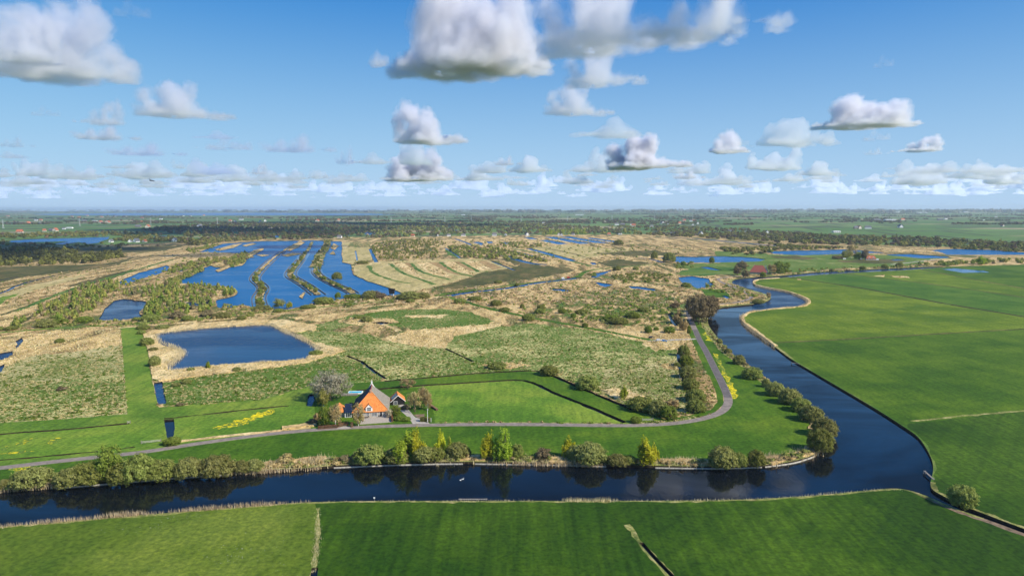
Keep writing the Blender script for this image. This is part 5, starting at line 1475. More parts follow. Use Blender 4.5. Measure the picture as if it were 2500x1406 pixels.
# dormer
dx, dw, dz = -.7, 1.75, 5.0
dm = MB().prism([(dx - dw, -.25, 2.95), (dx + dw, -.25, 2.95), (dx + dw, -.25, dz), (dx, -.25, dz + 1.9), (dx - dw, -.25, dz)], (0, 3.2, 0)).build('dormer', MATS['white_paint'], farm)
for s in (-1, 1):
    slab([(dx, -.5, dz + 2.15), (dx, 4.4, dz + 2.15), (dx + s * (dw + .3), 3.2, dz - .05), (dx + s * (dw + .3), -.5, dz - .05)], .16).build('dormer_roof', MATS['tile_orange'], dm)
window(farm, dx, -.26, 3.3, 2.1, 2.0, 3, 2)
for x, w_, h_, z0, pn, rw in ((-7.0, 1.5, 1.7, .8, 2, 2), (-4.3, 1.5, 1.7, .8, 2, 2), (-1.5, 1.5, 1.7, .8, 2, 2), (7.4, 1.5, 1.7, .8, 2, 2)):
    window(farm, x, -.005, z0, w_, h_, pn, rw)
window(farm, 2.1, -.005, .12, 3.0, 2.35, 4, 3, 'garden_door')
dd = MB().box(4.9, 6.0, -.08, .02, .05, 2.45).build('door', MATS['black_wood'], farm)
MB().box(4.72, 4.9, -.1, .02, .05, 2.6).box(6.0, 6.18, -.1, .02, .05, 2.6).box(4.9, 6.0, -.1, .02, 2.45, 2.6).build('door_frame', MATS['white_paint'], dd)
MB().box(W2 - .001, W2 + .03, 3, 4.4, 1, 2.4).box(W2 - .001, W2 + .03, 8, 9.4, 1, 2.4).build('side_window', MATS['glass'], farm)
for k in range(3):
    MB().box(-3.2 - k * .0, -1.6, 0, .02, 0, .02)
# glazed link and side wing on the left
wing = tag(empty('side_wing', farm.matrix_world @ Vector((0, 0, 0)) if False else fp, HOUSE_RZ), 'low white fronted side wing with dark lean-to roof and orange roof, left of the farmhouse', 'house')
MB().box(-13.4, -9.85, .6, 7.0, 0, 2.6).build('wall', MATS['white_paint'], wing)
slab([(-13.7, .2, 2.72), (-9.8, .2, 2.72), (-9.8, 6.6, 5.9), (-13.7, 6.6, 5.9)], .2).build('lean_to_roof', MATS['solar'], wing)
window(wing, -11.6, .595, .1, 2.8, 2.3, 3, 1, 'glass_door')
MB().box(-20.0, -13.75, 2.0, 11.0, 0, 2.5).build('brick_wall', MATS['brick'], wing)
slab([(-20.4, 1.6, 2.5), (-20.4, 11.4, 2.5), (-16.9, 9.5, 5.9), (-16.9, 4.0, 5.9)], .2).build('orange_roof', MATS['tile_orange'], wing)
slab([(-13.4, 1.6, 2.5), (-16.9, 4.0, 5.9), (-16.9, 9.5, 5.9), (-13.4, 11.4, 2.5)], .2).build('orange_roof', MATS['tile_orange'], wing)
slab([(-20.4, 1.6, 2.5), (-16.9, 4.0, 5.9), (-13.4, 1.6, 2.5)], .2).build('orange_roof', MATS['tile_orange'], wing)
window(wing, -17, 1.995, .8, 1.4, 1.4, 2, 1)
# shed
sp = at(972, 988)
shed = tag(empty('shed', sp, R(13)), 'black timber shed with orange roof, white bargeboards and solar panels', 'shed')
sw, sl, sh, sr = 3.7, 9.0, 2.3, 5.6
MB().prism([(-sw, 0, 0), (sw, 0, 0), (sw, 0, sh), (0, 0, sr - .3), (-sw, 0, sh)], (0, sl, 0)).build('wall', MATS['black_wood'], shed)
for s in (-1, 1):
    o = slab([(0, -.35, sr), (0, sl + .35, sr), (s * (sw + .55), sl + .35, sh - .35), (s * (sw + .55), -.35, sh - .35)], .2).build('roof_slope', MATS['tile_orange'], shed)
    n = Vector((s * (sr - sh + .35), 0, sw + .55)).normalized()
    a_, b_ = Vector((0, 0, sr)), Vector((s * (sw + .55), 0, sh - .35))
    if s < 0:
        for k in range(4):
            q = []
            for u, v in ((.12, 2.4 + k * 1.35), (.12, 3.65 + k * 1.35), (.78, 3.65 + k * 1.35), (.78, 2.4 + k * 1.35)):
                q.append(a_.lerp(b_, u) + Vector((0, v - 1.6, 0)) + n * .1)
            MB().prism(q, -n * .06).build('solar_panel', MATS['solar'], o)
    t_ = Vector((0, 0, -.38))
    MB().prism([a_ + Vector((0, -.37, .06)), b_ + Vector((0, -.37, .06)), b_ + Vector((0, -.37, -.3)), a_ + Vector((0, -.37, -.3))], (0, -.12, 0)).build('bargeboard', MATS['white_paint'], shed)
window(shed, -1.5, -.005, .1, 2.3, 2.1, 3, 1, 'glass_door')
# pool and deck
pp = at(866, 962)
pool = tag(empty('swimming_pool', pp, R(3)), 'turquoise swimming pool with wooden deck behind the farmhouse', 'pool')
MB().box(-4.2, 4.2, 0, .35, 0, .75).box(-4.2, 4.2, 4.4, 4.75, 0, .75).box(-4.2, -3.85, .352, 4.398, 0, .75).box(3.85, 4.2, .352, 4.398, 0, .75).build('pool_wall', MATS['white_paint'], pool)
MB().box(-3.848, 3.848, .354, 4.396, 0, .6).build('water', MATS['pool_water'], pool)
for k in range(9):
    MB().box(-7.4, 2.0, -3.6 + k * .4, -3.22 + k * .4, .05, .7).build('deck_plank', MATS['grey_wood'], pool)
# garden furniture, hedges, poles
def hedge(px0, py0, px1, py1, h, th, mat, label, seed):
    a_, b_ = at(px0, py0), at(px1, py1)
    L_ = (b_ - a_).length
    ang = math.atan2(b_.y - a_.y, b_.x - a_.x)
    root = tag(empty('hedge', (a_ + b_) / 2, ang), label, 'hedge')
    rng = np.random.default_rng(seed)
    n = int(260 * (L_ * h + L_ * th) / 4)
    q = rng.uniform(-1, 1, (n, 3)); ax = rng.choice(3, n, p=[.1, .5, .4])
    q[np.arange(n), ax] = np.sign(q[np.arange(n), ax]) * rng.uniform(.88, 1.05, n)
    N = np.zeros((n, 3)); N[np.arange(n), ax] = np.sign(q[np.arange(n), ax])
    Pq = np.stack([q[:, 0] * L_ / 2, q[:, 1] * th / 2, (q[:, 2] + 1) / 2 * h], 1)
    link(bpy.data.objects.new('foliage', leaf_mesh('foliage', Pq, N, .13, mat, rng)), root)
    MB().box(-L_ / 2 + .1, L_ / 2 - .1, -th / 2 + .12, th / 2 - .12, 0, h - .12).build('core', MATS['bark'], root)
hedge(777, 1047, 824, 1043.5, 1.5, 1.2, 'hedge_brown', 'low clipped brown beech hedge along the road, left of the garden opening', 61)
hedge(826, 1041, 850, 1038, 1.7, 1.1, 'hedge_brown', 'short brown beech hedge set back behind the garden opening', 62)
hedge(856, 1042, 862, 1041.5, 2.3, 1.4, 'hedge_brown', 'small upright brown hedge block beside the terrace', 63)
hedge(1026, 1028, 1050, 1029, 2.2, 2.0, 'hedge_green', 'yellow green clipped hedge block at the driveway corner', 64)
hedge(958, 1030, 956, 1012, 1.4, .9, 'hedge_brown', 'thin brown hedge along the right side of the terrace', 65)
bb = at(949, 1019)
s_ = mpp(bb)
rng = np.random.default_rng(9)
blo = tag(empty('blossom_shrub', bb), 'cream flowering shrub at the right corner of the terrace', 'shrub')
Pq, Nq, _ = dome(rng, 1100, 40, 1.9, 1.7, 5.2, 0, .4, .2)
link(bpy.data.objects.new('crown', leaf_mesh('crown', Pq, Nq, .15, 'blossom', rng)), blo)
link(bpy.data.objects.new('stems', stems('stems', 4.2, 1.2, rng, 5, .07)), blo)
fpole = at(1044, 1031)
pole = tag(empty('flagpole', fpole), 'tall white pole beside the driveway and yellow green hedge', 'pole')
MB().tube([(0, 0, 0), (0, 0, 7.4)], [.16, .10], 8).build('mast', MATS['white_paint'], pole)
MB().box(-.35, .35, -.35, .35, 0, .4).build('foot', MATS['grey_wood'], pole)
pp2 = at(1052.5, 1030)
sgn = tag(empty('marker_post', pp2), 'short white post next to the tall white pole', 'post')
MB().box(-.09, .09, -.09, .09, 0, 2.2).build('post', MATS['white_paint'], sgn)
MB().box(-.12, .12, -.12, .12, 2.2, 2.28).build('cap', MATS['grey_wood'], sgn)
ta = tag(empty('garden_table', at(893, 1021), .2), 'dark garden table on the terrace in front of the white doors', 'table')
MB().box(-1.1, 1.1, -.5, .5, .70, .76).build('table_top', MATS['black_wood'], ta)
for sx in (-1, 1):
    for sy in (-1, 1):
        MB().box(sx * 1.0 - .05, sx * 1.0 + .05, sy * .4 - .05, sy * .4 + .05, 0, .70).build('leg', MATS['black_wood'], ta)
for i, (x, y, lab) in enumerate(((886, 1019, 'dark garden chair left of the terrace table'), (900, 1019, 'dark garden chair right of the terrace table'), (925, 1018, 'dark garden chair near the black front door'))):
    ch = tag(empty('garden_chair', at(x, y), 1.0 * i), lab, 'chair')
    MB().box(-.28, .28, -.28, .28, .42, .48).build('seat', MATS['black_wood'], ch)
    MB().box(-.28, .28, .24, .30, .48, 1.0).build('backrest', MATS['black_wood'], ch)
    for sx in (-1, 1):
        for sy in (-1, 1):
            MB().box(sx * .25 - .03, sx * .25 + .03, sy * .25 - .03, sy * .25 + .03, 0, .42).build('leg', MATS['black_wood'], ch)
wp = at(1057, 995)
wpile = tag(empty('wood_pile', wp, R(118)), 'long brown wood pile along the field edge right of the birch row', 'wood pile')
for k in range(18):
    for r_ in range(2):
        MB().tube([(-6 + k * .7, -.6, .3 + r_ * .5), (-6 + k * .7, .6, .3 + r_ * .5)], .3, 6).build('log', MATS['brown_wood'], wpile)

# gates
def gate(pxa, pya, pxb, pyb, label, mat='timber_edge', h=1.1):
    a_, b_ = at(pxa, pya), at(pxb, pyb)
    L_ = (b_ - a_).length
    g = tag(empty('field_gate', a_, math.atan2(b_.y - a_.y, b_.x - a_.x)), label, 'gate')
    for x in (0, L_):
        MB().box(x - .14, x + .14, -.14, .14, 0, h + .5).build('post', MATS['grey_wood'], g)
    for z in (.4, .75, h):
        MB().box(.15, L_ - .15, -.05, .05, z - .06, z + .06).build('rail', MATS[mat], g)
gate(345, 1083, 393, 1078, 'pale wooden field gate by the road at the left, beside the dark green bush')
gate(1568, 1027.5, 1594, 1026.5, 'white barrier gate inside the road bend')
gate(311, 1034, 318, 1033, 'tiny white stile at the end of the left meadow ditch')

# bird hide above the lake
hp = at(957, 723)
hs = mpp(hp)
hut = tag(empty('bird_hide', hp, R(-8)), 'dark wooden bird hide on stilts at the right end of the lake', 'hut')
for x in (-2.0, 2.0):
    for y in (-1.5, 1.5):
        MB().box(x - .15, x + .15, y - .15, y + .15, -1, 3.0).build('stilt', MATS['grey_wood'], hut)
MB().prism([(-2.8, -2, 3.0), (2.8, -2, 3.0), (3.6, -2, 9.0), (-3.9, -2, 9.6)], (0, 4, 0)).build('cabin', MATS['black_wood'], hut)
slab([(-4.4, -2.4, 9.8), (4.0, -2.4, 9.15), (4.0, 2.4, 9.15), (-4.4, 2.4, 9.8)], .2).build('roof', MATS['black_wood'], hut)
MB().box(-1.8, 1.8, -2.06, -1.99, 5.2, 5.8).build('viewing_slot', MATS['glass'], hut)
MB().box(2.4, 3.2, -2.9, -2.1, -.3, 3.0).build('stair', MATS['white_paint'], hut)

# palisades that break the waves round the lake hedges
def palisade(w, label):
    root = tag(empty('palisade', (w[0].x, w[0].y, 0)), label, 'palisade')
    mb = MB()
    post = MB().box(-.22, .22, -.22, .22, -1, .55).mesh('stake', MATS['brown_wood'])
    o0 = Vector((w[0].x, w[0].y))
    for a_, b_ in zip(w[:-1], w[1:]):
        t = (b_ - a_)
        if t.length < .5:
            continue
        n = Vector((-t.y, t.x)).normalized() * .25
        a2, b2 = a_ - o0, b_ - o0
        mb.prism([(a2.x + n.x, a2.y + n.y, -1), (b2.x + n.x, b2.y + n.y, -1), (b2.x - n.x, b2.y - n.y, -1), (a2.x - n.x, a2.y - n.y, -1)], (0, 0, 1.15))
        s = bpy.data.objects.new('stake', post); s.location = (a2.x, a2.y, 0); link(s, root)
    mb.build('woven_boards', MATS['brown_wood'], root)
for nm, I, d in (('right', I1[4:], 7.5), ('right', I1[4:], -7.5), ('middle', I2[3:], 9), ('middle', I2[3:], -9), ('left', I3[2:], 8), ('left', I3[2:], -8)):
    palisade(offset(line_world(I, 3), d), 'low brown stake palisade on the %s side of the %s hedge island in the lake' % ('left' if d < 0 else 'right', nm))

# timber edging along the river
def edging(pts, label):
    w = line_world(pts, 4)
    o0 = w[0]
    root = tag(empty('bank_edging', (o0.x, o0.y, 0)), label, 'edging')
    for a_, b_ in zip(w[:-1], w[1:]):
        t = b_ - a_
        n = Vector((-t.y, t.x)).normalized() * .16
        a2, b2 = a_ - o0, b_ - o0
        MB().prism([(a2.x + n.x, a2.y + n.y, -1.1), (b2.x + n.x, b2.y + n.y, -1.1), (b2.x - n.x, b2.y - n.y, -1.1), (a2.x - n.x, a2.y - n.y, -1.1)], (0, 0, .55)).build('plank', MATS['timber_edge'], root)
edging([(148, 1186.5), (300, 1173.5), (450, 1161.5), (560, 1154)], 'pale timber edging at the waterline below the long willow thicket')
edging([(815, 1137.5), (950, 1131.5), (1060, 1128.5), (1130, 1128)], 'pale timber edging at the waterline below the poplar group')
edging([(1160, 1128), (1350, 1131), (1480, 1134.5)], 'pale timber edging at the waterline below the biggest round willow')
edging([(1600, 1137.5), (1750, 1139.5), (1860, 1136)], 'pale timber edging at the waterline right of the bright yellow birch')
edging([(1868, 1135.5), (1940, 1125.5), (1990, 1109.5)], 'pale curved timber edging below the reeds in the river bend')

# jetty, sign, plank, swans
def jetty(px, py, rz, lx, ly, label):
    j = tag(empty('jetty', at(px, py), rz), label, 'jetty')
    n = max(3, int(lx / .8))
    for k in range(n):
        MB().box(-lx / 2 + k * lx / n, -lx / 2 + (k + .9) * lx / n, -ly / 2, ly / 2, .1, .22).build('plank', MATS['grey_wood'], j)
    for sx in (-1, 1):
        for sy in (-1, 1):
            MB().box(sx * lx * .45 - .12, sx * lx * .45 + .12, sy * ly * .5 - .12, sy * ly * .5 + .12, -1.2, .35).build('post', MATS['grey_wood'], j)
jetty(2268, 1160, R(80), 9.5, .7, 'small weathered jetty at the polder bank on the right')
jetty(1155, 1219, R(0), 11, .8, 'low plank landing on the near river bank')
jetty(1942, 887, R(-40), 6, .8, 'dark landing plank halfway along the polder bank')
st = tag(empty('river_sign', at(914, 1223)), 'little white sign post on the near river bank', 'sign')
MB().box(-.06, .06, -.06, .06, -.5, 1.6).build('post', MATS['grey_wood'], st)
MB().box(-.3, .3, -.09, -.062, 1.1, 1.7).build('board', MATS['white_paint'], st)
for x, y, rz, lab in ((1124, 1172, .3, 'white swan on the river, left of the pair'), (1130, 1169.5, .6, 'white swan on the river, right of the pair')):
    sw_ = tag(empty('swan', at(x, y, -1.0), rz), lab, 'swan'); sw_.scale = (.45, .45, .45)
    bm = bmesh.new(); bmesh.ops.create_icosphere(bm, subdivisions=2, radius=.5)
    for v in bm.verts:
        v.co = Vector((v.co.x * 1.7, v.co.y * .85, v.co.z * .75 + .2 + max(0, -v.co.x) * .35))
    me = bpy.data.meshes.new('body'); bm.to_mesh(me); bm.free(); me.materials.append(MATS['swan_white'])
    link(bpy.data.objects.new('body', me), sw_)
    MB().tube([(.6, 0, .3), (.95, 0, .6), (.85, 0, 1.0), (.95, 0, 1.25), (1.2, 0, 1.2), (1.4, 0, 1.1)], [.16, .11, .08, .11, .09, .03], 6).build('neck', MATS['swan_white'], sw_)
bd = tag(empty('bird', (0, 0, 0)), 'small dark bird gliding in front of the clouds at the left', 'bird')
dr = ray(369, 442)
bd.location = Vector((0, 0, H)) + dr * 190
MB().prism([(-.1, .5, 0), (.1, .5, 0), (.12, -.4, 0), (0, -.75, 0), (-.12, -.4, 0)], (0, 0, .16)).build('body', MATS['bird_dark'], bd)
for s in (-1, 1):
    MB().prism([(0, .3, .08), (s * .5, .32, .3), (s * .95, .05, .16), (s * .5, -.05, .26), (0, -.15, .08)], (0, 0, .04)).build('wing', MATS['bird_dark'], bd)
bd.rotation_euler = (0, .3, 1.0)

# cars
def car(px, py, rz, mat, label, van=False):
    c = tag(empty('van' if van else 'parked_car', at(px, py, .04), rz), label, 'van' if van else 'car')
    h = 2.3 if van else 1.5
    prof = [(-2.2, .35), (2.2, .35), (2.25, .8), (1.3, .95), (.6, h), (-1.7, h), (-2.2, .95)] if not van else [(-2.7, .35), (2.6, .35), (2.65, 1.0), (2.1, 1.2), (1.5, h), (-2.7, h)]
    MB().prism([(x, -.88, z) for x, z in prof], (0, 1.76, 0)).build('body', MATS[mat], c)
    g = [(1.15, 1.02), (.55, h - .1), (-1.6, h - .1), (-1.95, 1.02)] if not van else [(2.0, 1.3), (1.45, h - .15), (.6, h - .15), (.6, 1.3)]
    for y in (-.9, .88):
        MB().prism([(x, y, z) for x, z in g], (0, .02, 0)).build('side_window', MATS['glass'], c)
    (x0, z0), (x1, z1) = g[0], g[1]
    MB().prism([(x0 + .2, -.7, z0), (x0 + .2, .7, z0), (x1 + .1, .65, z1), (x1 + .1, -.65, z1)], (.02, 0, .02)).build('windscreen', MATS['glass'], c)
    for x in (-1.35, 1.4):
        for y in (-.92, .70):
            MB().tube([(x, y, .34), (x, y + .22, .34)], .34, 10).build('wheel', MATS['rubber'], c)
car(1609, 832, R(8), 'car_white', 'white car parked on the gravel track, left of the blue car')
car(1622, 833.5, R(-8), 'car_blue', 'blue car parked on the gravel track')
car(1591, 825, R(20), 'car_black', 'black car parked behind the white one at the end of the gravel track')
car(1375, 681, R(10), 'car_white', 'white van on the dike by the narrow canal', True)
car(1388, 679, R(10), 'car_red', 'red and white van on the dike, right of the white van', True)

# ------------------------------------------------------------------ houses farther off
def hip_house(name, px, py, rz, w, l, hw, hr, wallm, roofm, label, hip=.35, chim=True):
    h = tag(empty(name, at(px, py), rz), label, 'farmhouse')
    MB().box(-l / 2, l / 2, 0, w, 0, hw).build('wall', MATS[wallm], h)
    e = .6
    c = [(-l / 2 - e, -e, hw - .1), (l / 2 + e, -e, hw - .1), (l / 2 + e, w + e, hw - .1), (-l / 2 - e, w + e, hw - .1)]
    r1, r2 = (-l / 2 + l * hip * .5, w / 2, hr), (l / 2 - l * hip * .5, w / 2, hr)
    for q in ([c[0], c[1], r2, r1], [c[1], c[2], r2], [c[2], c[3], r1, r2], [c[3], c[0], r1]):
        slab(q, .3).build('roof_slope', MATS[roofm], h)
    for k in range(int(l // 5)):
        x = -l / 2 + 2.5 + k * 5
        window(h, x, -.005, .9, 1.5, 1.5, 2, 1)
    if chim:
        MB().box(r1[0] - .5, r1[0] + .5, w / 2 - .5, w / 2 + .5, hr - 1, hr + 1.2).build('chimney', MATS['brick'], h)
    return h
f2 = hip_house('farmhouse', 1851, 669, R(-22), 16, 27, 3.0, 14.0, 'brick', 'tile_red', 'farmhouse with a high dark red roof among trees at the river bend', .5)
MB().prism([(13.2, -.2, 2.9), (13.8, 8, 2.9), (9.5, 8, 14.0)], (1.6, .3, .2)).build('end_gable', MATS['grey_roof'], f2)
f3 = hip_house('farmhouse', 2127, 635, R(-12), 10, 19, 3.0, 9.5, 'cream_wall', 'far_red_roof', 'white walled farmhouse with orange red roof and dormers beyond the river', .4)
for k in (-4, 4):
    d_ = MB().prism([(k - 1.3, .2, 3.1), (k + 1.3, .2, 3.1), (k + 1.3, .2, 5.2), (k, .2, 6.4), (k - 1.3, .2, 5.2)], (0, 3.2, 0)).build('dormer', MATS['white_paint'], f3)
    MB().box(k - .7, k + .7, .12, .21, 3.6, 5.0).build('pane', MATS['glass'], d_)
MB().box(9.6, 15, 2, 8, 0, 2.8).build('annex', MATS['white_paint'], f3)
for x, y, lab in ((2062, 633.5, 'small white caravan left of the farm trees beyond the river'), (2104, 633.5, 'small white shed right of the farm trees beyond the river')):
    c = tag(empty('caravan', at(x, y), .1), lab, 'caravan')
    MB().prism([(-2.6, 0, .4), (2.6, 0, .4), (2.8, 0, 1.4), (2.3, 0, 2.7), (-2.6, 0, 2.7)], (0, 2.3, 0)).build('body', MATS['white_paint'], c)
    MB().box(-1.6, 1.6, -.03, .01, 1.4, 2.1).build('window', MATS['glass'], c)
    MB().tube([(0, -.05, .35), (0, .2, .35)], .35, 8).build('wheel', MATS['rubber'], c)
for x, y, w_, h_, kind, lab in ((1800, 672, 26, 26, 'browntree', 'bare tree left of the dark red farm roof'), (1820, 678, 24, 22, 'browntree', 'bare tree at the river in front of the dark red farm roof'), (1812, 660, 30, 24, 'browntree', 'bare tree behind the dark red farm roof'), (1862, 677, 14, 16, 'green', 'round clipped green tree in front of the dark red farm roof'),
                                (1884, 669, 26, 26, 'tantree', 'brownish tree right of the dark red farm roof'), (1902, 668, 34, 32, 'greentree', 'broad green tree right of the dark red farm roof'), (1918, 667, 24, 28, 'greentree', 'dark green tree at the right end of the farm grove'),
                                (2066, 632, 26, 24, 'birch', 'olive tree left of the white walled farm'), (2078, 631, 26, 36, 'tantree', 'tall reddish tree left of the white walled farm'), (2098, 633, 22, 22, 'limepoplar', 'yellow green tree beside the white walled farm'), (2112, 634, 22, 26, 'browntree', 'dark bare tree covering part of the white walled farm'), (2044, 632, 30, 10, 'brownbush', 'low brown shrub left of the farm trees beyond the river'),
                                (2395, 646, 26, 24, 'limepoplar', 'yellow green tree in the scrub on the far right bank'), (2106, 659, 16, 12, 'olive', 'dark round bush on the far river bank below the white walled farm'), (2030, 664, 12, 10, 'willow', 'grey bush on the far river bank, left of the dark round one'), (2160, 655, 18, 12, 'olive', 'olive bush on the far bank where the river narrows'), (2196, 652, 18, 14, 'willow', 'tallest willow on the far bank where the river narrows'), (1876, 730, 14, 18, 'tantree', 'brown bush at the tip of the reed spit in the river'), (1852, 740, 30, 12, 'willow', 'low willow on the reed spit in the river')):
    plant('tree' if kind not in ('brownbush', 'olive', 'willow', 'green') else B, kind, x, y, w_, h_, lab, 'tree' if kind not in ('brownbush', 'olive', 'willow', 'green') else 'bush')

# small far houses: a few shared shapes
def house_meshes(wallm, roofm, w=1.0, l=1.0, hw=.4, hr=1.0):
    wm = MB().prism([(-.5, 0, 0), (.5, 0, 0), (.5, 0, hw), (-.5, 0, hw)], (0, .8, 0)).mesh('wall', MATS[wallm])
    mb = MB()
    mb.prism([(-.56, -.05, hw * .92), (.56, -.05, hw * .92), (.44, .4, hr), (-.44, .4, hr)], (0, 0, .03))
    mb.prism([(-.56, .85, hw * .92), (.56, .85, hw * .92), (.44, .4, hr), (-.44, .4, hr)], (0, 0, .03))
    mb.prism([(-.5, 0, hw), (-.5, .8, hw), (-.42, .4, hr * .98)], (.02, 0, 0)); mb.prism([(.5, 0, hw), (.5, .8, hw), (.42, .4, hr * .98)], (-.02, 0, 0))
    rm = mb.mesh('roof', MATS[roofm])
    gl = MB()
    wins = [MB().box(x - .07, x + .07, -.02, .001, hw * .35, hw * .8).mesh('window', MATS['glass']) for x in (-.3, 0, .3)]
    return wm, rm, wins
gab = {}
def gable_meshes(wallm, roofm):                 # gable end towards the camera
    wm = MB().prism([(-.5, 0, 0), (.5, 0, 0), (.5, 0, .45), (0, 0, 1.05), (-.5, 0, .45)], (0, 1.5, 0)).mesh('wall', MATS[wallm])
    mb = MB()
    for s in (-1, 1):
        mb.prism([(0, -.05, 1.12), (0, 1.55, 1.12), (s * .6, 1.55, .40), (s * .6, -.05, .40)], (0, 0, .05))
    rm = mb.mesh('roof', MATS[roofm])
    wins = [MB().box(x - .09, x + .09, -.03, .001, .12, .36).mesh('window', MATS['glass']) for x in (-.25, .25)]
    return wm, rm, wins
HT = {'r': house_meshes('cream_wall', 'far_red_roof'), 'w': house_meshes('white_paint', 'grey_roof', hw=.55, hr=.95), 'd': house_meshes('grey_wood', 'grey_roof', hw=.4, hr=.95),
      'g': gable_meshes('white_paint', 'grey_roof'), 'o': gable_meshes('cream_wall', 'far_red_roof'), 'l': house_meshes('white_paint', 'white_paint', hw=.7, hr=.85)}
CNT = {}
LAB = {'r': 'small far house with red roof, long side facing', 'w': 'small far white walled house with grey roof', 'd': 'small far dark barn with grey roof', 'g': 'small white gabled house at the wood edge', 'o': 'small far house with red roof, gable facing the camera', 'l': 'long low white building far off near the horizon'}
FAR = [(18, 529, 'r', 7), (65, 547, 'o', 6), (47, 569, 'r', 14), (97, 548, 'w', 8), (87, 539, 'w', 7), (98, 539, 'r', 8), (108, 565, 'r', 8), (123, 564, 'd', 10), (132, 565, 'o', 8), (155, 560, 'w', 7), (168, 558, 'l', 14), (242, 545, 'o', 6), (248, 545, 'w', 5), (260, 545, 'o', 10), (205, 541, 'd', 10), (230, 541, 'l', 12),
       (175, 530, 'r', 6), (192, 532, 'r', 7), (212, 528, 'r', 6), (282, 529, 'w', 8), (248, 531, 'r', 6), (305, 529, 'w', 6), (268, 592, 'g', 7), (316, 592, 'g', 7), (328, 592, 'g', 9), (350, 592, 'o', 7), (424, 590, 'g', 9), (465, 589, 'o', 5), (543, 588, 'g', 6), (484, 555, 'g', 8), (336, 555, 'd', 13), (358, 556, 'o', 8), (392, 536, 'w', 7),
       (346, 534, 'r', 8), (345, 544, 'r', 6), (448, 528, 'w', 4), (465, 528, 'w', 4), (498, 527, 'r', 5), (561, 541, 'r', 8), (573, 543, 'g', 5), (588, 537, 'w', 10), (635, 543, 'g', 5), (647, 541, 'g', 5), (773, 541, 'o', 7), (827, 539, 'r', 6), (828, 581, 'w', 11), (897, 576, 'o', 6), (1007, 578, 'r', 9), (1056, 534, 'r', 9),
       (1069, 576, 'g', 4), (1096, 577, 'w', 9), (1131, 577, 'w', 10), (1207, 576, 'w', 11), (1234, 575, 'g', 5), (1122, 546, 'o', 4), (1130, 526, 'l', 9), (1114, 527, 'd', 6), (1288, 576, 'g', 8), (1364, 576, 'g', 7), (1371, 576, 'g', 6), (1399, 574, 'w', 7), (1487, 574, 'r', 8), (1512, 573, 'g', 4), (1517, 573, 'g', 4), (1306, 528, 'o', 6),
       (1415, 526, 'l', 20), (1477, 543, 'o', 5), (1506, 550, 'w', 10), (1520, 551, 'd', 12), (1542, 550, 'w', 7), (1547, 553, 'r', 10), (1592, 555, 'w', 9), (1327, 546, 'w', 6), (1619, 547, 'g', 7), (1631, 548, 'w', 4), (1625, 546, 'o', 5), (1671, 540, 'r', 7), (1660, 547, 'r', 7), (1687, 541, 'w', 7), (1694, 541, 'r', 6), (1704, 547, 'g', 5),
       (1692, 550, 'g', 4), (1628, 574, 'd', 7), (1642, 574, 'w', 11), (1702, 575, 'd', 7), (1713, 575, 'g', 10), (1746, 572, 'd', 7), (1782, 567, 'w', 9), (1812, 569, 'd', 8), (1819, 568, 'w', 6), (1874, 570, 'g', 7), (1740, 516, 'l', 8), (2044, 568, 'l', 18), (2092, 559, 'd', 12), (2100, 559, 'o', 8), (2120, 559, 'w', 14), (2125, 541, 'l', 11),
       (2142, 539, 'd', 16), (2176, 540, 'l', 26), (2205, 538, 'r', 11), (2201, 556, 'g', 8), (2122, 514, 'l', 13), (2195, 519, 'l', 18), (2240, 520, 'l', 9), (2254, 520, 'l', 26), (2318, 519, 'l', 10), (2345, 519, 'l', 5), (2360, 519, 'l', 11), (2296, 538, 'd', 12), (2310, 536, 'w', 8), (2380, 538, 'l', 8), (2403, 538, 'l', 6), (2432, 530, 'w', 5), (2450, 553, 'o', 5),
       (2048, 515, 'l', 4), (1910, 514, 'l', 4), (1050, 515, 'l', 12), (768, 514, 'l', 6)]
hr = random.Random(8)
for x, y, k, w_ in sorted(FAR):
    wm, rm, wins = HT[k]
    p = at(x, y)
    s = mpp(p) * w_
    h = empty('farm_building' if k in 'dl' else 'house', p, hr.uniform(-.25, .25))
    hs_ = s * {'r': .75, 'w': .7, 'd': .6, 'g': .95, 'o': .9, 'l': .26}[k]
    hs_ = min(max(hs_, 5.5), 16.0)
    h.scale = (s, max(s * .6, 8) if k in 'lrwd' else s, hs_)
    link(bpy.data.objects.new('wall', wm), h); link(bpy.data.objects.new('roof', rm), h)
    if y > 560:
        for wmesh in wins:
            link(bpy.data.objects.new('window', wmesh), h)
    CNT[k] = CNT.get(k, -1) + 1
    tag(h, LAB[k] + ', %s from the left' % nth(CNT[k]), 'house' if k not in 'dl' else 'building', {'r': 'red roofed far houses', 'w': 'white far houses', 'd': 'far barns', 'g': 'white gabled houses', 'o': 'red roofed gable houses', 'l': 'long white far buildings'}[k])

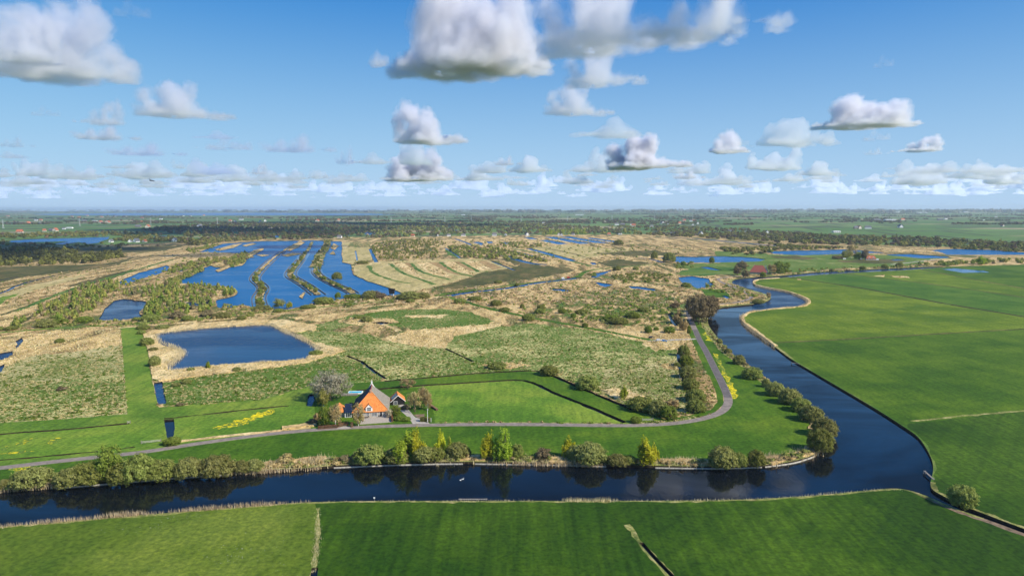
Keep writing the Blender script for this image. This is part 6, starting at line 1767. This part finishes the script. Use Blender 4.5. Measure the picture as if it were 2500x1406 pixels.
# power line across the fields
def pylon_meshes():
    leg = MB()
    for sx in (-1, 1):
        for sy in (-1, 1):
            leg.tube([(sx * 4, sy * 4, 0), (sx * 1.4, sy * 1.4, 28), (sx * .5, sy * .5, 50)], [.42, .36, .3], 4)
    br = MB()
    zs = [0, 9, 17, 24, 30, 36, 42, 48]
    wd = lambda z: 4 - 2.6 * z / 28 if z < 28 else 1.4 - .9 * (z - 28) / 22
    for z0, z1 in zip(zs[:-1], zs[1:]):
        a_, b_ = wd(z0), wd(z1)
        for y in (-1, 1):
            br.tube([(-a_, y * a_, z0), (b_, y * b_, z1)], .24, 4); br.tube([(a_, y * a_, z0), (-b_, y * b_, z1)], .24, 4)
    arm = MB()
    for z, r_ in ((32, 7.5), (39, 9.5), (46, 6.5)):
        arm.tube([(-r_, 0, z), (0, 0, z + 1.6), (r_, 0, z)], .34, 4); arm.tube([(-r_, 0, z), (r_, 0, z)], .30, 4)
    return leg.mesh('legs', MATS['steel']), br.mesh('bracing', MATS['steel']), arm.mesh('crossarms', MATS['steel'])
PM = pylon_meshes()
for i, (x, y) in enumerate(((8, 558), (195, 552.5), (368, 551), (531, 549.5), (955, 546), (1086, 545), (1151, 541.5), (1272, 544), (1385, 543), (1494, 541.5), (1598, 540), (1691, 538.5), (1785, 537.5), (1874, 535))):
    o = tag(empty('power_pylon', at(x, y), .5), 'grey lattice power pylon in the far green fields, %s from the left' % nth(i), 'pylon', 'row of power pylons')
    for nm, me in zip(('legs', 'bracing', 'crossarms'), PM):
        link(bpy.data.objects.new(nm, me), o)

# ------------------------------------------------------------------ clouds: real volumes above the land
def cloudmat(name, dens, col=(.972, .969, 1.0), het=True):
    m = bpy.data.materials.new(name)
    m.use_nodes = True
    n = m.node_tree
    n.nodes.remove(n.nodes['Principled BSDF'])
    v = n.nodes.new('ShaderNodeVolumePrincipled')
    v.inputs['Density'].default_value = dens
    v.inputs['Color'].default_value = (*col, 1)
    v.inputs['Anisotropy'].default_value = .3
    if het:
        nz = noise(n, pos(n, local=True), .011, 6, .62, .3)
        k = n.nodes.new('ShaderNodeMapRange')
        k.inputs['From Min'].default_value = .40; k.inputs['From Max'].default_value = .62
        k.inputs['To Min'].default_value = 0; k.inputs['To Max'].default_value = dens * 1.9
        n.links.new(nz, k.inputs['Value']); n.links.new(k.outputs[0], v.inputs['Density'])
    n.links.new(v.outputs[0], n.nodes['Material Output'].inputs['Volume'])
    MATS[name] = m
    return m
for nm_, k_ in (('dense', 1.0), ('soft', .5), ('thin', .22)):
    cloudmat('cloud_%s' % nm_, .0030 * k_)
    cloudmat('cloud_%s_body' % nm_, .0050 * k_, het=False)
    cloudmat('cloud_%s_core' % nm_, .010 * k_, het=False)
cloudmat('cloud_far', .0040, (.95, .975, 1.0), het=False)
cloudmat('cloud_shade', .02, het=False)
CT = []
for s, n_ in ((260, 'lumps'), (95, 'puffs'), (38, 'curls')):
    t = bpy.data.textures.new('cloud_' + n_, 'CLOUDS'); t.noise_scale = s; t.noise_depth = 3; CT.append(t)

def hull(seed, w, h, dep, n, vox, towers=1, amp=1.0, fat=1.0):
    rr = random.Random(seed)
    bm = bmesh.new()
    tw = [(rr.uniform(-.25, .25), rr.uniform(-.2, .2), 1.0 if k == 0 else rr.uniform(.5, .8)) for k in range(towers)]
    for i in range(n):                       # a broad flat floor
        a = rr.uniform(0, 6.28); r = rr.random() ** .5
        Rr = rr.uniform(.09, .15) * min(w, dep) * (1.1 - .5 * r)
        for v in bmesh.ops.create_icosphere(bm, subdivisions=2, radius=Rr * fat)['verts']:
            v.co = Vector((v.co.x + math.cos(a) * r * w * .43, v.co.y + math.sin(a) * r * dep * .43, v.co.z * .6 + Rr * .35))
    for i in range(n):                       # heaps of smaller and smaller balls on it
        a = rr.uniform(0, 6.28); r = rr.random() ** .6
        x, y = math.cos(a) * r * w * .40, math.sin(a) * r * dep * .40
        top = 0
        for tx, ty, th in tw:
            q = math.hypot(x / w - tx, y / dep - ty)
            top = max(top, th * max(0, 1 - (q / .40) ** 1.3))
        top = h * max(.14, top) - .13 * min(w, dep)
        z = 0
        Rr = rr.uniform(.11, .17) * min(w, dep) * (1 - .4 * r)
        while z < top:
            for v in bmesh.ops.create_icosphere(bm, subdivisions=2, radius=Rr * fat)['verts']:
                v.co += Vector((x, y, z + Rr * .3))
            z += Rr * .9
            Rr = max(Rr * rr.uniform(.82, .98), .10 * min(w, dep))
            x += rr.gauss(0, Rr * .55); y += rr.gauss(0, Rr * .55)
    me = bpy.data.meshes.new('hull')
    bm.to_mesh(me); bm.free()
    o = bpy.data.objects.new('hull', me)
    COL.objects.link(o)
    md = o.modifiers.new('r', 'REMESH'); md.mode = 'VOXEL'; md.voxel_size = vox
    for t, s in zip(CT, (120 * amp, 85 * amp, 52 * amp)):
        md = o.modifiers.new('d', 'DISPLACE'); md.texture = t; md.strength = s; md.mid_level = .5; md.texture_coords = 'LOCAL'
    dg = bpy.context.evaluated_depsgraph_get()
    m2 = bpy.data.meshes.new_from_object(o.evaluated_get(dg))
    bpy.data.objects.remove(o)
    for v in m2.vertices:
        if v.co.z < 25:
            v.co.z = 25 - (25 - v.co.z) * .3
    return m2
SPEC = [(1, 1000, 520, 800, 30, 2), (2, 1000, 480, 800, 26, 1), (3, 1000, 380, 800, 26, 3), (4, 1000, 300, 700, 24, 2), (5, 1000, 620, 850, 34, 2), (6, 1000, 260, 600, 22, 4)]
# three nested skins a cloud, thin at the rim and thick at the heart
HULLS = [[hull(a_, b_, c_, d_, e_, 15, f_, 1.0, fat) for fat in (1.20, .98, .74)] for a_, b_, c_, d_, e_, f_ in SPEC]
HD = [(max(abs(v.co.x) for v in m_[0].vertices) * 1.85, max(v.co.z for v in m_[0].vertices) * .95) for m_ in HULLS]
CLOUD_BASE = 950.0
SK = {}
def skin(k, j, mat):
    if (k, j, mat) not in SK:
        me = HULLS[k][j].copy(); me.materials.append(MATS[mat]); SK[k, j, mat] = me
    return SK[k, j, mat]
def cloud(px, pyb, wpx, hpx, k, mat, label, base=CLOUD_BASE, rz=0.0):
    d = ray(px, pyb)
    t = (base - H) / d.z
    p = Vector((0, 0, H)) + d * t
    s = mpp(p)
    o = bpy.data.objects.new('cloud', skin(k, 0, mat))
    for j, nm in ((1, 'body'), (2, 'core')):
        link(bpy.data.objects.new(nm, skin(k, j, mat + '_' + nm)), o)
    o.location = p
    sx = wpx * s / HD[k][0]
    o.scale = (sx, sx, hpx * s / HD[k][1])
    o.rotation_euler = (0, 0, rz + math.atan2(-p.x, p.y))
    tag(link(o), label, 'cloud')
    return o
cloud(1130, 185, 430, 270, 0, 'cloud_dense', 'biggest cloud with grey flat base, cut by the top edge of the picture')
cloud(1500, 125, 430, 200, 2, 'cloud_soft', 'soft wide cloud at the top edge, right of the biggest one')
cloud(1740, 95, 360, 150, 3, 'cloud_soft', 'soft cloud trailing right along the top edge, last of the row')
cloud(1475, 210, 210, 100, 2, 'cloud_soft', 'white ragged puff right below the soft wide top cloud')
cloud(1415, 282, 180, 78, 2, 'cloud_soft', 'white puff hanging below the ragged one, right of the biggest cloud', rz=.6)
cloud(120, 190, 400, 210, 4, 'cloud_soft', 'large bright cloud bank in the upper left corner')
cloud(40, 150, 220, 150, 1, 'cloud_dense', 'white billow rising at the left edge in the upper left bank')
cloud(310, 40, 110, 50, 5, 'cloud_thin', 'thin wisp above the upper left cloud bank')
cloud(248, 305, 120, 70, 1, 'cloud_soft', 'small white heap in the left sky above a flat one')
cloud(262, 342, 150, 40, 3, 'cloud_soft', 'flat pale cloud right below the small white heap at the left')
cloud(455, 288, 230, 88, 2, 'cloud_soft', 'grey white cloud in the left middle sky', rz=.4)
cloud(1055, 352, 215, 112, 1, 'cloud_dense', 'bright towering puff in the centre of the sky', rz=2.0)
cloud(1580, 412, 215, 84, 2, 'cloud_dense', 'bright cloud low in the sky right of the centre')
cloud(1778, 374, 140, 64, 1, 'cloud_dense', 'single round white puff low in the right sky', rz=1.0)
cloud(2105, 313, 250, 86, 0, 'cloud_dense', 'bright flat based cloud high in the right sky', rz=.3)
cloud(2242, 371, 120, 44, 1, 'cloud_dense', 'small bright puff below the flat based cloud at the right')
cloud(1010, 442, 195, 80, 4, 'cloud_soft', 'pale tower cloud low above the horizon in the centre')
cloud(730, 372, 180, 48, 3, 'cloud_thin', 'faint grey cloud left of the centre, second lowest row')
cloud(545, 366, 140, 38, 5, 'cloud_thin', 'faint flat cloud between the left grey cloud and the centre')
cloud(360, 380, 180, 34, 3, 'cloud_thin', 'faint flat cloud low in the left sky')
cloud(40, 360, 80, 30, 3, 'cloud_thin', 'faint small cloud at the left edge, halfway down the sky')
cloud(102, 283, 80, 28, 5, 'cloud_thin', 'thin small cloud at the left, level with the white heap')
cloud(2130, 344, 80, 30, 5, 'cloud_thin', 'thin grey scrap under the flat based right cloud')
cloud(2140, 378, 60, 20, 3, 'cloud_thin', 'small grey scrap left of the small bright right puff')
cloud(628, 426, 56, 30, 1, 'cloud_soft', 'tiny round puff low in the left sky')
cloud(1240, 404, 70, 26, 3, 'cloud_soft', 'tiny flat puff right of the pale tower cloud')
cloud(852, 402, 70, 50, 3, 'cloud_thin', 'faint small double puff left of the pale tower cloud')
cloud(1682, 437, 80, 24, 3, 'cloud_soft', 'tiny low puff under the single round white one')
cloud(2150, 165, 60, 34, 5, 'cloud_thin', 'barely visible scrap of cloud high in the right sky')
# clouds overhead, out of the frame: their shadows darken the left marsh and the far woods
def shade_cloud(x, y, w, dp, k, label, base=1250.0):
    c = Vector((x, y, 0)) + SUN_OFF * base
    me = HULLS[k][1].copy(); me.materials.append(MATS['cloud_shade'])
    o = bpy.data.objects.new('cloud', me)
    o.location = (c.x, c.y, base)
    o.scale = (w / HD[k][0], dp / 800.0, 1.4)
    tag(link(o), label, 'cloud')
pa, pb = at(190, 612), at(640, 566)
shade_cloud(pa.x - 150, pa.y + 60, 1750, 1150, 3, 'cloud overhead that shades the dark wood at the left')
shade_cloud(pb.x - 50, pb.y + 100, 1350, 1500, 2, 'cloud overhead that shades the woods behind the lake')
pc = at(1100, 552); shade_cloud(pc.x, pc.y, 900, 500, 3, 'cloud overhead that shades the woods in the middle distance')
# bank of small clouds towards the horizon
LOWH = [hull(40 + k, 1000, hh, 800, 18, 42, 2 + k % 2, .9) for k, hh in enumerate((330, 420, 260, 480, 220))]
rr = random.Random(12)
vv, ff = [], []
n0 = 0
cnt = 0
while cnt < 460:
    D = 11000 + 36000 * rr.random() ** .75
    X = rr.uniform(-.95, .95) * D
    pxx = X / D
    if D < 17000 and (rr.random() < (.9 if -.2 < pxx < .12 else .72)):
        continue
    if -.2 < pxx < .1 and D < 26000 and rr.random() < .6:
        continue
    me = LOWH[rr.randrange(5)]
    s = (.3 + 1.25 * rr.random() ** 1.6) * (1 + .35 * (D / 40000))
    sz = s * rr.uniform(.7, 1.35)
    a = rr.uniform(0, 6.28)
    co = np.empty(len(me.vertices) * 3, np.float32); me.vertices.foreach_get('co', co); co = co.reshape(-1, 3)
    ca, sa = math.cos(a), math.sin(a)
    q = np.stack([(co[:, 0] * ca - co[:, 1] * sa) * s * 1.35 + X, (co[:, 0] * sa + co[:, 1] * ca) * s + D, co[:, 2] * sz + 900 + rr.uniform(-120, 420)], 1)
    vv.append(q)
    ff += [tuple(i + n0 for i in p.vertices) for p in me.polygons]
    n0 += len(co)
    cnt += 1
me = bpy.data.meshes.new('cloud_bank')
me.from_pydata(np.concatenate(vv).tolist(), [], ff)
me.materials.append(MATS['cloud_far'])
tag(link(bpy.data.objects.new('cloud_bank', me)), 'bank of many small pale clouds low above the horizon', 'clouds', None, 'stuff')
for m_ in sum(HULLS, []) + LOWH:
    if m_.users == 0:
        bpy.data.meshes.remove(m_)

# ------------------------------------------------------------------ the air
hz = MB().box(-32000, 32000, -4000, 31500, -3, 140).mesh('haze', [])
hm = bpy.data.materials.new('haze_air')
hm.use_nodes = True
hn = hm.node_tree
hn.nodes.remove(hn.nodes['Principled BSDF'])
hv = hn.nodes.new('ShaderNodeVolumePrincipled')
hv.inputs['Density'].default_value = 3.8e-5
hv.inputs['Color'].default_value = (.72, .84, 1.0, 1)
hv.inputs['Anisotropy'].default_value = 0.2
hn.links.new(hv.outputs[0], hn.nodes['Material Output'].inputs['Volume'])
hz.materials.append(hm)
tag(link(bpy.data.objects.new('haze', hz)), 'pale blue haze lying over the plain', 'haze', None, 'stuff')
